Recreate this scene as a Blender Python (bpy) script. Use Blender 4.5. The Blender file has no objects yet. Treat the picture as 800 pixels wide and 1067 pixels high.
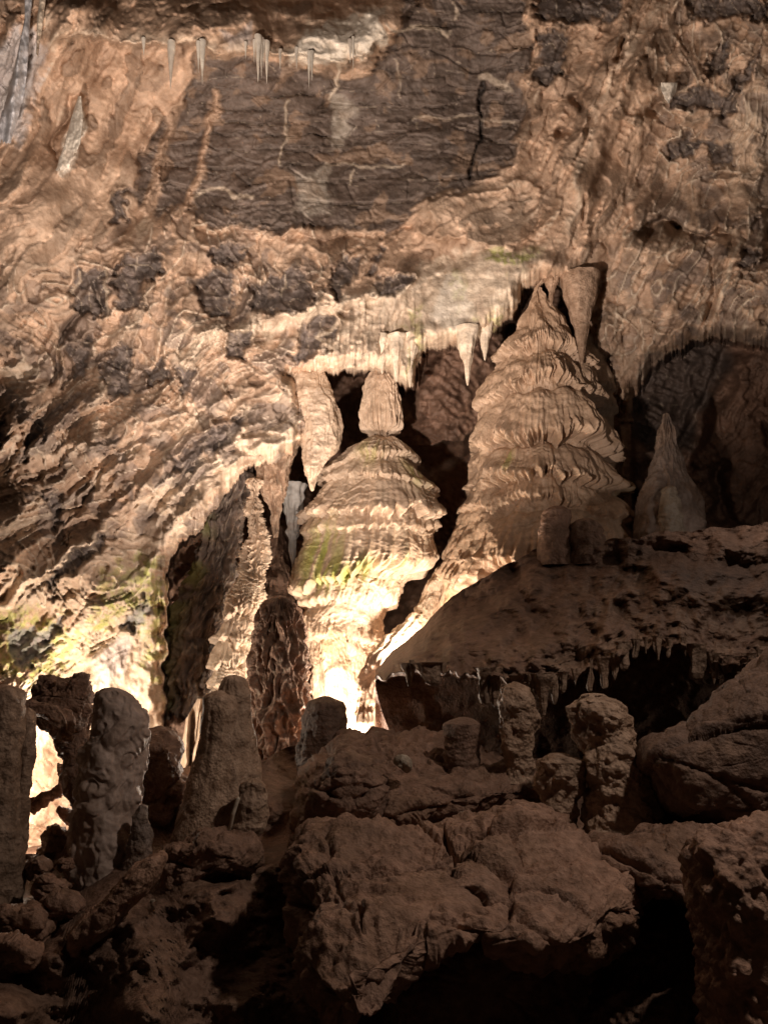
import bpy, math, random
import numpy as np
from math import radians as R

# ------------------------------------------------------------------ camera, world, lamps
SC = bpy.context.scene
F = 820.0; PITCH = R(12.0); CAMZ = 1.6
cam = bpy.data.cameras.new('camera'); co = bpy.data.objects.new('camera', cam)
SC.collection.objects.link(co); SC.camera = co
co.location = (0, 0, CAMZ); co.rotation_euler = (R(90) + PITCH, 0, 0)
cam.sensor_fit = 'VERTICAL'; cam.sensor_height = 36.0; cam.lens = 36.0 * F / 1067.0
cam.clip_start = 0.05; cam.clip_end = 200

w = bpy.data.worlds.new('World'); SC.world = w; w.use_nodes = True
bg = w.node_tree.nodes['Background']
bg.inputs[0].default_value = (1.0, 0.62, 0.40, 1); bg.inputs[1].default_value = 0.012

SC.view_settings.view_transform = 'Standard'; SC.view_settings.look = 'None'
SC.view_settings.exposure = 0.0; SC.view_settings.gamma = 1.0
SC.render.engine = 'CYCLES'
SC.cycles.use_denoising = True
SC.cycles.max_bounces = 5; SC.cycles.diffuse_bounces = 4
SC.cycles.sample_clamp_indirect = 8.0

CP, SP = math.cos(PITCH), math.sin(PITCH)
def P(px, py, d):
    """the world point seen at photo pixel (px, py) whose distance along +Y is d"""
    px = np.asarray(px, float); py = np.asarray(py, float); d = np.asarray(d, float)
    rx = (px - 400.0) / F; ru = (533.5 - py) / F
    wy = CP - ru * SP; wz = SP + ru * CP
    return np.stack([rx / wy * d, d + 0 * px, CAMZ + wz / wy * d], -1)
def PT(px, py, d):
    return tuple(float(v) for v in P(px, py, d))

def lamp(name, kind, loc, energy, color, size=0.1, target=None, cone=None, blend=0.5):
    l = bpy.data.lights.new(name, kind); o = bpy.data.objects.new(name, l)
    SC.collection.objects.link(o); o.location = loc
    l.energy = energy; l.color = color; l.shadow_soft_size = size
    if target is not None:
        import mathutils
        v = mathutils.Vector(target) - mathutils.Vector(loc)
        o.rotation_euler = v.to_track_quat('-Z', 'Y').to_euler()
    if kind == 'SPOT':
        l.spot_size = R(cone); l.spot_blend = blend
    return o
WARM = (1.0, 0.84, 0.68); WARM2 = (1.0, 0.82, 0.70)
# show lamp at the foot of the middle column, behind the rock shelf
lamp('column_lamp', 'SPOT', PT(384, 790, 8.7), 260, WARM, 0.05, PT(360, 660, 10.0), 90, 0.8)
lamp('recess_lamp', 'POINT', PT(340, 775, 8.9), 260, WARM, 0.05)
# main show lamp behind the left tip of the ledge: lights the middle column and the great cone from between them
lamp('dome_lamp', 'POINT', PT(442, 672, 8.75), 160, WARM, 0.05)
# added weak fill that lifts the alcove out of black; no real lamp there
lamp('alcove_fill', 'POINT', PT(790, 480, 7.0), 14, WARM2, 0.06)
# show lamps low on the left, behind the stalagmites
lamp('left_wall_lamp', 'POINT', PT(70, 765, 8.0), 110, WARM, 0.08)
lamp('niche_lamp', 'POINT', PT(40, 872, 8.0), 110, WARM, 0.04)
# flood on the walkway lighting the whole wall from low on the left
lamp('wall_flood', 'SPOT', PT(282, 745, 5.8), 900, WARM2, 0.05, PT(210, 60, 7.9), 108, 0.6)
lamp('walkway_flood', 'SPOT', (-1.7, 2.6, 1.5), 2700, WARM2, 0.12, PT(440, 20, 9.0), 84, 0.8)
# weak lamp high on the right over the walkway
lamp('walkway_lamp', 'SPOT', (3.0, 2.5, 5.3), 420, WARM2, 0.15, PT(380, 900, 4.8), 90, 0.8)

# ------------------------------------------------------------------ noise
def _h(ix, iy, iz, seed):
    ix = ix.astype(np.uint32); iy = iy.astype(np.uint32); iz = iz.astype(np.uint32)
    h = ix * np.uint32(374761393) + iy * np.uint32(668265263) + iz * np.uint32(2147483647 & 0x9E3779B1) + np.uint32((seed * 2654435761) & 0xFFFFFFFF)
    h = (h ^ (h >> np.uint32(13))) * np.uint32(1274126177)
    h = (h ^ (h >> np.uint32(16))) * np.uint32(2246822519)
    return h ^ (h >> np.uint32(15))
def _fade(t): return t * t * t * (t * (t * 6 - 15) + 10)
def perlin2(x, y, seed=0):
    xi = np.floor(x); yi = np.floor(y); fx = x - xi; fy = y - yi
    xi = xi.astype(np.int64); yi = yi.astype(np.int64); z = np.zeros_like(xi)
    def g(dx, dy):
        a = _h(xi + dx, yi + dy, z, seed).astype(np.float64) * (2 * np.pi / 4294967296.0)
        return np.cos(a) * (fx - dx) + np.sin(a) * (fy - dy)
    u = _fade(fx); v = _fade(fy)
    a = g(0, 0) * (1 - u) + g(1, 0) * u; b = g(0, 1) * (1 - u) + g(1, 1) * u
    return (a * (1 - v) + b * v) * 1.5
_G = np.array([[1,1,0],[-1,1,0],[1,-1,0],[-1,-1,0],[1,0,1],[-1,0,1],[1,0,-1],[-1,0,-1],[0,1,1],[0,-1,1],[0,1,-1],[0,-1,-1],[1,1,0],[-1,1,0],[0,-1,1],[0,-1,-1]], float)
def perlin3(x, y, z, seed=0):
    xi = np.floor(x); yi = np.floor(y); zi = np.floor(z); fx = x - xi; fy = y - yi; fz = z - zi
    xi = xi.astype(np.int64); yi = yi.astype(np.int64); zi = zi.astype(np.int64)
    def g(a, b, c):
        k = _G[_h(xi + a, yi + b, zi + c, seed) & np.uint32(15)]
        return k[..., 0] * (fx - a) + k[..., 1] * (fy - b) + k[..., 2] * (fz - c)
    u = _fade(fx); v = _fade(fy); t = _fade(fz)
    L = lambda a, b, k: a + (b - a) * k
    return L(L(L(g(0,0,0), g(1,0,0), u), L(g(0,1,0), g(1,1,0), u), v), L(L(g(0,0,1), g(1,0,1), u), L(g(0,1,1), g(1,1,1), u), v), t)
def fbm2(x, y, o=4, seed=0, gain=0.5):
    s = 0; a = 1.0
    for k in range(o):
        s = s + a * perlin2(x * 2 ** k + 17.3 * k, y * 2 ** k - 9.1 * k, seed + k); a *= gain
    return s
def fbm3(p, sc, o=4, seed=0, gain=0.5):
    s = 0; a = 1.0
    for k in range(o):
        f = sc * 2 ** k
        s = s + a * perlin3(p[..., 0] * f + 3.1 * k, p[..., 1] * f + 7.7 * k, p[..., 2] * f - 5.3 * k, seed + k); a *= gain
    return s
def ridged2(x, y, o=4, seed=0, gain=0.5):
    s = 0; a = 1.0
    for k in range(o):
        s = s + a * (1 - np.abs(perlin2(x * 2 ** k + 5.2 * k, y * 2 ** k + 1.3 * k, seed + k)) * 2); a *= gain
    return s
def ridged3(p, sc, o=3, seed=0, gain=0.5):
    s = 0; a = 1.0
    for k in range(o):
        f = sc * 2 ** k
        s = s + a * (1 - 2 * np.abs(perlin3(p[..., 0] * f + k, p[..., 1] * f, p[..., 2] * f - k, seed + k))); a *= gain
    return s
def worley3(p, sc, seed=0):
    q = p * sc; qi = np.floor(q).astype(np.int64); best = np.full(q.shape[:-1], 9.0)
    for a in (-1, 0, 1):
        for b in (-1, 0, 1):
            for c in (-1, 0, 1):
                cx, cy, cz = qi[..., 0] + a, qi[..., 1] + b, qi[..., 2] + c
                jx = _h(cx, cy, cz, seed) / 4294967296.0; jy = _h(cx, cy, cz, seed + 1) / 4294967296.0; jz = _h(cx, cy, cz, seed + 2) / 4294967296.0
                dd = (cx + jx - q[..., 0]) ** 2 + (cy + jy - q[..., 1]) ** 2 + (cz + jz - q[..., 2]) ** 2
                best = np.minimum(best, dd)
    return np.sqrt(best)
def worley2(x, y, seed=0):
    """distance to the nearest and second nearest scattered point, and a random value of the nearest"""
    xi = np.floor(x).astype(np.int64); yi = np.floor(y).astype(np.int64); z = np.zeros_like(xi)
    b1 = np.full(x.shape, 9.0); b2 = b1.copy(); val = np.zeros(x.shape)
    for a in (-1, 0, 1):
        for b in (-1, 0, 1):
            cx, cy = xi + a, yi + b
            jx = _h(cx, cy, z, seed) / 4294967296.0; jy = _h(cx, cy, z, seed + 1) / 4294967296.0
            dd = np.hypot(cx + jx - x, cy + jy - y)
            r = _h(cx, cy, z, seed + 2) / 4294967296.0
            m = dd < b1
            b2 = np.where(m, b1, np.minimum(b2, dd)); val = np.where(m, r, val); b1 = np.where(m, dd, b1)
    return b1, b2, val
def plates3(p, sc, seed=0):
    """a random offset for each block of a jointed rock"""
    q = p * sc; q = q + .35 * np.stack([perlin3(q[..., 0] * .7, q[..., 1] * .7, q[..., 2] * .7, seed + k) for k in (21, 22, 23)], -1)
    qi = np.floor(q).astype(np.int64); b1 = np.full(q.shape[:-1], 9.0); b2 = b1.copy(); val = np.zeros(q.shape[:-1])
    for a in (-1, 0, 1):
        for b in (-1, 0, 1):
            for c in (-1, 0, 1):
                cx, cy, cz = qi[..., 0] + a, qi[..., 1] + b, qi[..., 2] + c
                j = [_h(cx, cy, cz, seed + k) / 4294967296.0 for k in range(4)]
                dd = np.sqrt((cx + j[0] - q[..., 0]) ** 2 + (cy + j[1] - q[..., 1]) ** 2 + (cz + j[2] - q[..., 2]) ** 2)
                m = dd < b1; b2 = np.where(m, b1, np.minimum(b2, dd)); val = np.where(m, j[3], val); b1 = np.where(m, dd, b1)
    return val, b2 - b1
def sst(a, b, x):
    t = np.clip((x - a) / (b - a), 0, 1); return t * t * (3 - 2 * t)
def terrace(h, k, sharp=0.25):
    t = h * k; f = np.floor(t); r = t - f
    return (f + sst(0.5 - sharp, 0.5 + sharp, r)) / k
def seg_dist(X, Y, ax, ay, bx, by):
    dx, dy = bx - ax, by - ay; L = dx * dx + dy * dy + 1e-9
    t = np.clip(((X - ax) * dx + (Y - ay) * dy) / L, 0, 1)
    ex = X - ax - t * dx; ey = Y - ay - t * dy
    return np.hypot(ex, ey), t, np.sign(dx * ey - dy * ex)
def poly_sdf(X, Y, pts):
    """positive inside"""
    ins = np.zeros(X.shape, bool); d = np.full(X.shape, 1e9); n = len(pts)
    for i in range(n):
        ax, ay = pts[i]; bx, by = pts[(i + 1) % n]
        d = np.minimum(d, seg_dist(X, Y, ax, ay, bx, by)[0])
        if ay != by:
            c = ((ay > Y) != (by > Y)) & (X < (bx - ax) * (Y - ay) / (by - ay) + ax)
            ins ^= c
    return np.where(ins, d, -d)
def line_dist(X, Y, pts):
    """distance to a polyline, fraction along it, side (+1 below a line drawn left to right)"""
    d = np.full(X.shape, 1e9); s = np.zeros(X.shape); tt = np.zeros(X.shape); n = len(pts) - 1
    for i in range(n):
        e, t, sg = seg_dist(X, Y, *pts[i], *pts[i + 1]); m = e < d
        d = np.where(m, e, d); s = np.where(m, sg, s); tt = np.where(m, (i + t) / n, tt)
    return d, tt, s
def ctrl(X, Y, pts, p=3.0, soft=15.0):
    num = 0; den = 0
    for (a, b, v) in pts:
        wgt = 1.0 / (np.hypot(X - a, Y - b) + soft) ** p
        num = num + wgt * v; den = den + wgt
    return num / den
def interp(pts, x):
    xs, ys = zip(*pts); return np.interp(x, xs, ys)

# ------------------------------------------------------------------ materials
def rock_material(name, rough=0.75, bump=0.5, scale=1.0, spec=0.35, speck=0.25):
    m = bpy.data.materials.new(name); m.use_nodes = True
    nt = m.node_tree; N = nt.nodes; L = nt.links; b = N['Principled BSDF']
    at = N.new('ShaderNodeAttribute'); at.attribute_name = 'albedo'
    tc = N.new('ShaderNodeNewGeometry')
    n1 = N.new('ShaderNodeTexNoise'); n1.inputs['Scale'].default_value = 9 * scale; n1.inputs['Detail'].default_value = 9; n1.inputs['Roughness'].default_value = 0.65
    n2 = N.new('ShaderNodeTexNoise'); n2.inputs['Scale'].default_value = 42 * scale; n2.inputs['Detail'].default_value = 5; n2.inputs['Roughness'].default_value = 0.6
    n3 = N.new('ShaderNodeTexVoronoi'); n3.inputs['Scale'].default_value = 30 * scale
    for n in (n1, n2, n3): L.new(tc.outputs['Position'], n.inputs['Vector'])
    cr = N.new('ShaderNodeValToRGB'); cr.color_ramp.elements[0].position = 0.32; cr.color_ramp.elements[1].position = 0.72
    cr.color_ramp.elements[0].color = (1 - speck * 1.5, 1 - speck * 1.7, 1 - speck * 1.9, 1); cr.color_ramp.elements[1].color = (1 + speck * .6, 1 + speck * .6, 1 + speck * .6, 1)
    L.new(n1.outputs['Fac'], cr.inputs['Fac'])
    mx = N.new('ShaderNodeMix'); mx.data_type = 'RGBA'; mx.blend_type = 'MULTIPLY'; mx.inputs['Factor'].default_value = 1.0
    L.new(at.outputs['Color'], mx.inputs[6]); L.new(cr.outputs['Color'], mx.inputs[7])
    L.new(mx.outputs[2], b.inputs['Base Color'])
    rr = N.new('ShaderNodeMapRange'); rr.inputs['To Min'].default_value = rough - 0.18; rr.inputs['To Max'].default_value = min(1, rough + 0.15)
    L.new(n1.outputs['Fac'], rr.inputs['Value']); L.new(rr.outputs[0], b.inputs['Roughness'])
    b.inputs['Specular IOR Level'].default_value = spec
    ad = N.new('ShaderNodeMath'); ad.operation = 'MULTIPLY_ADD'; ad.inputs[1].default_value = 0.35
    L.new(n2.outputs['Fac'], ad.inputs[0]); L.new(n1.outputs['Fac'], ad.inputs[2])
    a2 = N.new('ShaderNodeMath'); a2.operation = 'MULTIPLY_ADD'; a2.inputs[1].default_value = 0.25
    L.new(n3.outputs['Distance'], a2.inputs[0]); L.new(ad.outputs[0], a2.inputs[2])
    bp = N.new('ShaderNodeBump'); bp.inputs['Strength'].default_value = bump; bp.inputs['Distance'].default_value = 0.05 / scale
    L.new(a2.outputs[0], bp.inputs['Height']); L.new(bp.outputs[0], b.inputs['Normal'])
    return m
M_WALL = rock_material('cave_wall_rock', 0.64, 0.3, 1.0)
M_FLOW = rock_material('flowstone', 0.52, 0.4, 1.4, 0.5, 0.2)
M_MUD = rock_material('muddy_rock', 0.66, 0.8, 1.6, 0.42, 0.36)
M_CALC = rock_material('white_calcite', 0.5, 0.25, 2.0, 0.5, 0.1)

TAN = np.array([.45, .32, .23]); DARK = np.array([.10, .082, .074]); CREAM = np.array([.68, .58, .46]); GREEN = np.array([.33, .36, .09])
BLUE = np.array([.50, .50, .52]); RUST = np.array([.28, .175, .11]); WHITE = np.array([.78, .72, .62]); MUD = np.array([.205, .127, .09]); GREY = np.array([.21, .165, .14])

# ------------------------------------------------------------------ mesh helpers
def mesh_obj(name, V, faces, col, mat, parent=None):
    me = bpy.data.meshes.new(name)
    V = np.ascontiguousarray(V, dtype=np.float32).reshape(-1, 3); faces = np.ascontiguousarray(faces, dtype=np.int32)
    me.vertices.add(len(V)); me.vertices.foreach_set('co', V.ravel())
    n = len(faces); me.loops.add(n * 4); me.loops.foreach_set('vertex_index', faces.ravel())
    me.polygons.add(n); me.polygons.foreach_set('loop_start', np.arange(0, n * 4, 4, dtype=np.int32))
    try: me.polygons.foreach_set('loop_total', np.full(n, 4, dtype=np.int32))
    except Exception: pass
    me.update(calc_edges=True)
    me.shade_smooth()
    c = np.ones((len(V), 4), np.float32); c[:, :3] = np.clip(np.asarray(col).reshape(-1, 3), 0.01, 0.9)
    a = me.color_attributes.new('albedo', 'FLOAT_COLOR', 'POINT'); a.data.foreach_set('color', c.ravel())
    me.materials.append(mat)
    o = bpy.data.objects.new(name, me); SC.collection.objects.link(o)
    if parent: o.parent = parent; o.location = (0, 0, 0); o.matrix_parent_inverse = parent.matrix_basis.inverted()
    return o
def grid_faces(ny, nx, wrap=False, flip=False):
    j = np.arange(ny - 1)[:, None]; i = np.arange(nx if wrap else nx - 1)[None, :]
    i2 = (i + 1) % nx
    f = np.stack([j * nx + i, (j + 1) * nx + i, (j + 1) * nx + i2, j * nx + i2], -1)
    if flip: f = f[..., ::-1]
    return f
def compact(V, C, f):
    u, inv = np.unique(f.ravel(), return_inverse=True)
    return V.reshape(-1, 3)[u], C.reshape(-1, 3)[u], inv.reshape(-1, 4)
def tag(o, label=None, cat=None, group=None, kind=None):
    if label: o['label'] = label
    if cat: o['category'] = cat
    if group: o['group'] = group
    if kind: o['kind'] = kind
    return o
def empty(name, loc):
    o = bpy.data.objects.new(name, None); SC.collection.objects.link(o); o.location = loc
    o.empty_display_size = 0.1
    return o
def normals(V, wrap):
    if wrap: du = np.roll(V, -1, 1) - np.roll(V, 1, 1)
    else: du = np.gradient(V, axis=1)
    dv = np.gradient(V, axis=0); n = np.cross(dv, du)
    return n / (np.linalg.norm(n, axis=-1, keepdims=True) + 1e-12)

# lathe: a body of revolution whose outline is (py, left, right), with a relief function
def lathe(name, prof, d, relief=None, color=None, mat=None, ny=160, nx=160, squash=1.0, tilt=0.0, parent=None, bands=None, top_round=True, bottom_round=False, smooth=25):
    ys, xl, xr = (np.array(v, float) for v in zip(*prof))
    y = np.linspace(ys[0], ys[-1], ny)
    cs = (xl + xr) / 2; hw = (xr - xl) / 2
    # smooth interpolation
    def sm(v):
        r = np.interp(y, ys, v); k = max(3, ny // smooth) | 1
        pad = np.pad(r, k // 2, mode='edge'); return np.convolve(pad, np.ones(k) / k, 'valid')
    cx = sm(cs); wv = sm(hw)
    if top_round: wv = wv * np.sqrt(np.clip((y - ys[0]) / (0.6 * max(hw[0], 3)) , 0, 1)) ; wv[0] = 0.15
    if bottom_round: wv = wv * np.sqrt(np.clip((ys[-1] - y) / (0.6 * max(hw[-1], 3)), 0, 1)); wv[-1] = 0.15
    dd = d + tilt * (y - y[-1]) / (ys[-1] - ys[0])
    C = P(cx, y, dd); rad = wv * dd / F * 1.02
    th = np.linspace(-np.pi, np.pi, nx, endpoint=False)
    TH, YY = np.meshgrid(th, y)
    V = np.empty((ny, nx, 3))
    V[..., 0] = C[:, None, 0] + rad[:, None] * np.sin(TH)
    V[..., 1] = C[:, None, 1] - rad[:, None] * np.cos(TH) * squash
    V[..., 2] = C[:, None, 2]
    # pixel-like coordinates on the skin: arc length sideways
    U = cx[:, None] + wv[:, None] * np.sin(TH)
    A = TH * np.maximum(hw.mean(), 2)
    nrm = np.stack([np.sin(TH), -np.cos(TH), np.zeros_like(TH)], -1)
    if relief is not None:
        h = relief(V, U, YY, A, TH)
        fade = np.clip(wv / 6.0, 0, 1)[:, None]
        V = V + nrm * (h * fade)[..., None]
    col = color(V, U, YY, A, TH) if callable(color) else np.broadcast_to(np.asarray(color), V.shape)
    mat = mat or M_MUD
    if bands is None:
        return mesh_obj(name, V, grid_faces(ny, nx, True).reshape(-1, 4), col, mat, parent)
    root = empty(name, tuple(C[-1])); f = grid_faces(ny, nx, True)
    bpy.context.view_layer.update()
    for (bn, y0, y1) in bands:
        r0 = int(np.searchsorted(y, y0)); r1 = int(np.searchsorted(y, y1)); r0 = min(max(r0, 0), ny - 2); r1 = min(max(r1, r0 + 1), ny - 1)
        v, c, ff = compact(V, np.ascontiguousarray(col), f[r0:r1].reshape(-1, 4))
        mesh_obj(bn, v, ff, c, mat, root)
    return root

# boulder: a closed rounded rock whose outline in elevation is a polygon, with its own thickness
def boulder(name, pts, d, T, relief=0.06, sc=2.5, color=MUD, mat=None, n=180, tilt=0.0, box=0.6, knob=0.0, center=None, rough=1.0, seed=1, parent=None, terr=0.0, cracks=(), ang=(.06, 2.0)):
    pts = np.array(pts, float)
    c = np.array(center) if center else pts.mean(0)
    ph = np.linspace(0, 2 * np.pi, n, endpoint=False)
    ray = np.stack([np.cos(ph), np.sin(ph)], -1); Rr = np.full(n, 5.0)
    for i in range(len(pts)):
        a = pts[i] - c; b = pts[(i + 1) % len(pts)] - c; e = b - a
        den = ray[:, 0] * e[1] - ray[:, 1] * e[0]; den = np.where(np.abs(den) < 1e-9, 1e-9, den)
        t = (a[0] * e[1] - a[1] * e[0]) / den; s = (a[0] * ray[:, 1] - a[1] * ray[:, 0]) / den
        ok = (t > 0) & (s >= -1e-6) & (s <= 1 + 1e-6); Rr = np.where(ok, np.maximum(Rr, t), Rr)
    k = 5; Rr = np.convolve(np.concatenate([Rr[-k:], Rr, Rr[:k]]), np.ones(2 * k + 1) / (2 * k + 1), 'valid')
    m = n // 2
    al = np.linspace(0, np.pi, m)
    AL, PH = np.meshgrid(al, ph, indexing='ij')
    s = np.sin(AL) ** box; cz = np.sign(np.cos(AL)) * np.abs(np.cos(AL)) ** box
    px = c[0] + Rr[None, :] * s * np.cos(PH); py = c[1] + Rr[None, :] * s * np.sin(PH)
    px0 = px; py0 = py
    D = d - T * cz - tilt * (py - c[1]) * d / F
    # the bulk tapers towards the viewer as a weathered block does
    V = P(px, py, np.maximum(D, 1.0))
    nrm = normals(V, True); 
    cen = V.reshape(-1, 3).mean(0); sgn = np.sign(((V - cen) * nrm).sum(-1).mean()); nrm *= sgn
    nrm[0] = (0, -1, 0); nrm[-1] = (0, 1, 0)
    for r_ in range(1, 7):
        for q_, v0 in ((r_, -1.0), (m - 1 - r_, 1.0)):
            k_ = r_ / 7.0; nrm[q_] = nrm[q_] * k_ + np.array([0, v0, 0]) * (1 - k_); nrm[q_] /= np.linalg.norm(nrm[q_], axis=-1, keepdims=True)
    h = relief * fbm3(V, sc, 5, seed, 0.56) * 1.15 + relief * .16 * fbm3(V, 17, 3, seed + 2)
    if terr: h = h + terr * (terrace(fbm3(V * np.array([1, 1, 2.5]), sc * 0.6, 3, seed + 9), 6, 0.12))
    if ang: 
        pv, pe = plates3(V * np.array([1, 1, 2.2]), ang[1], seed + 70); h = h + ang[0] * (pv - .5) - ang[0] * .5 * sst(.07, .0, pe)
        pv, pe = plates3(V * np.array([1, 1, 1.8]), ang[1] * 3, seed + 80); h = h + ang[0] * .3 * (pv - .5) - ang[0] * .12 * sst(.08, .0, pe)
    if knob: h = h + knob * (0.5 - worley3(V, sc * 4, seed + 5)) + knob * 0.5 * (0.5 - worley3(V, sc * 9, seed + 6))
    h = h - relief * 0.5 * np.clip(ridged3(V, sc * 0.8, 2, seed + 3) - 1.15, 0, 1) * 2.5
    for cp, A_, wd_ in cracks:
        cd, _, _ = line_dist(px0 + 3 * perlin2(px0 / 9, py0 / 9, seed), py0 + 3 * perlin2(px0 / 9, py0 / 9, seed + 1), cp); h = h - A_ * sst(wd_, wd_ * .3, cd) * (AL < 1.6)
    for r_ in range(8):
        h[r_] = h[:8].mean() * (1 - r_ / 8) + h[r_] * r_ / 8
    V = V + nrm * h[..., None]
    V[0] = V[0].mean(0); V[-1] = V[-1].mean(0)
    col = color(V, px0, py0, PH, AL) if callable(color) else tint(V, color, seed)
    return mesh_obj(name, V, grid_faces(m, n, True).reshape(-1, 4), col, mat or M_MUD, parent)
def tint(V, base, seed=0, amt=0.28, sc=1.6):
    a = fbm3(V, sc, 3, seed + 40); b = fbm3(V, sc * 4, 3, seed + 50)
    base = np.asarray(base)
    c = base * (1 + amt * (a + 0.6 * b))[..., None]
    r = sst(0.15, 0.5, fbm3(V, sc * 1.4, 3, seed + 60))[..., None]
    return c * (1 - 0.35 * r) + RUST * 0.9 * 0.35 * r


# ------------------------------------------------------------------ the cave wall
def axis(a, b, lo, hi, fine, coarse):
    return np.concatenate([np.arange(a, lo, coarse), np.arange(lo, hi, fine), np.arange(hi, b + coarse, coarse)])
gx = axis(-420, 1200, -16, 816, 1.35, 4.0); gy = axis(-420, 960, -14, 900, 1.35, 9.0)
X, Y = np.meshgrid(gx, gy)
Wx = X + 7 * fbm2(X / 34, Y / 34, 4, 11); Wy = Y + 7 * fbm2(X / 34, Y / 34, 4, 21)
ang = [(0, 100, -.3, 1), (100, 200, -.35, 1), (20, 280, -1, .7), (40, 380, -.3, 1), (150, 380, -.25, 1), (230, 300, -.1, 1), (250, 400, -1, .6), (100, 450, -1, .3), (200, 490, -1, .85),
       (100, 610, -1, .9), (30, 540, -1, .6), (150, 700, -.05, 1), (300, 130, 1, .02), (450, 100, 1, .02), (320, 300, -.3, 1), (400, 340, -.5, 1), (470, 320, -.5, 1), (500, 265, -1, .25),
       (520, 200, 1, .1), (600, 150, -.35, 1), (650, 50, -.6, 1), (580, 240, -.4, 1), (560, 80, -.2, 1), (730, 200, -.3, 1), (690, 300, -.5, 1), (750, 80, -.35, 1), (780, 300, -.05, 1), (750, 460, -.8, 1), (700, 700, 1, 0), (340, 20, 1, .05)]
ax_ = np.arange(-480, 1280, 12.0); ay_ = np.arange(-480, 1040, 12.0); AX, AY = np.meshgrid(ax_, ay_)
_c2 = ctrl(AX, AY, [(a, b, (u * u - v * v) / (u * u + v * v)) for a, b, u, v in ang], 2.6, 32)
_s2 = ctrl(AX, AY, [(a, b, 2 * u * v / (u * u + v * v)) for a, b, u, v in ang], 2.6, 32)
_TH = 0.5 * np.arctan2(_s2, _c2) + 0.22 * perlin2(AX / 110, AY / 110, 5)
_CX, _CY = np.cos(2 * _TH), np.sin(2 * _TH)
def direction(x, y):
    u = np.clip((x + 480) / 12.0, 0, len(ax_) - 1.001); v = np.clip((y + 480) / 12.0, 0, len(ay_) - 1.001)
    i = u.astype(int); j = v.astype(int); u -= i; v -= j
    b = lambda G: (G[j, i] * (1 - u) + G[j, i + 1] * u) * (1 - v) + (G[j + 1, i] * (1 - u) + G[j + 1, i + 1] * u) * v
    t = 0.5 * np.arctan2(b(_CY), b(_CX)); return np.cos(t), np.sin(t)
DX, DY = direction(X, Y)
Sx = X + 3 * fbm2(X / 40, Y / 40, 2, 12); Sy = Y + 3 * fbm2(X / 40, Y / 40, 2, 22)
def lic(scale, L, seed, n=7, o=1):
    """noise drawn out along the streamlines of the drip direction"""
    s = fbm2(Sx / scale, Sy / scale, o, seed); st = L / n; c = 1
    for sg in (1, -1):
        x, y = Sx.copy(), Sy.copy(); px_, py_ = DX * sg, DY * sg
        for k in range(n):
            x = x + px_ * st; y = y + py_ * st
            s = s + fbm2(x / scale, y / scale, o, seed); c += 1
            dx, dy = direction(x, y); f = np.where(dx * px_ + dy * py_ < 0, -1.0, 1.0); px_, py_ = dx * f, dy * f
    return s / c * 3.2
strand_a = lic(12, 62, 61, 9, 2); strand_b = lic(4.6, 22, 71, 6, 1); strand_c = lic(26, 120, 81, 8, 1)

base = ctrl(X, Y, [(-300, -300, 5.2), (-200, 0, 6.3), (0, 0, 7.0), (200, 0, 7.7), (400, 0, 8.4), (560, 0, 8.8), (640, 60, 8.6), (800, 0, 8.6), (1000, 0, 8), (400, -300, 6.5), (900, -300, 6),
    (-200, 200, 7), (0, 200, 7.7), (200, 160, 8.8), (400, 160, 9.35), (520, 130, 9.3), (600, 200, 9.0), (690, 200, 9.6), (800, 200, 9.1), (1000, 200, 8.2),
    (0, 400, 7.9), (150, 400, 8.5), (300, 380, 8.7), (230, 480, 8.5), (400, 350, 8.95), (480, 330, 9.1), (520, 290, 9.0), (620, 320, 10.0), (650, 400, 10.2), (720, 330, 9.4), (800, 320, 8.9), (1000, 350, 8.4),
    (-200, 600, 7), (0, 600, 7.6), (100, 590, 8.0), (165, 560, 8.3), (0, 690, 8.0), (100, 690, 8.7), (155, 690, 8.9), (0, 800, 8.6), (100, 800, 9.3), (160, 800, 9.5)], 3.2, 30)
H = 0.22 * fbm2(X / 120, Y / 120, 3, 3)
rough_zone = ctrl(X, Y, [(100, 100, .5), (100, 200, .35), (60, 250, .4), (300, 130, .25), (480, 80, .2), (200, 320, .9), (100, 420, 1), (200, 420, 1), (300, 340, .8), (60, 560, 1), (150, 520, 1), (250, 440, 1), (100, 680, .7), (150, 700, .3), (0, 60, 1.1), (500, 290, .35),
    (600, 130, 1.2), (640, 60, 1.2), (580, 250, 1.0), (720, 200, .3), (760, 60, .5), (700, 290, .9), (780, 300, .9), (520, 190, .6), (420, 340, .5)], 3, 25)
patch = sst(-.25, .45, fbm2(X / 55, Y / 55, 2, 49))
H += rough_zone * (0.15 * terrace(strand_c + .25 * fbm2(Sx / 30, Sy / 30, 3, 36), 2.1, .07) + 0.04 * strand_c)
H += rough_zone * (.05 + .8 * patch) * (0.065 * terrace(strand_a, 1.5, .07) + .018 * strand_a) + .006 * rough_zone * patch * strand_b
fl = fbm2(Sx / 52, Sy / 52, 3, 33) + .25 * strand_a
H += 0.05 * rough_zone * terrace(fl, 2.4, .06) + 0.008 * rough_zone * (1 - patch) * fbm2(Wx / 14, Wy / 14, 3, 37)
# crevices drawn out along the drip direction
pit = np.clip(ridged2((Sx * DY - Sy * DX) / 24, (Sx * DX + Sy * DY) / 80, 1, 47) - .93, 0, 1) * sst(.0, .4, fbm2(X / 45, Y / 45, 2, 48))
H -= 0.9 * rough_zone * pit
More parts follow.
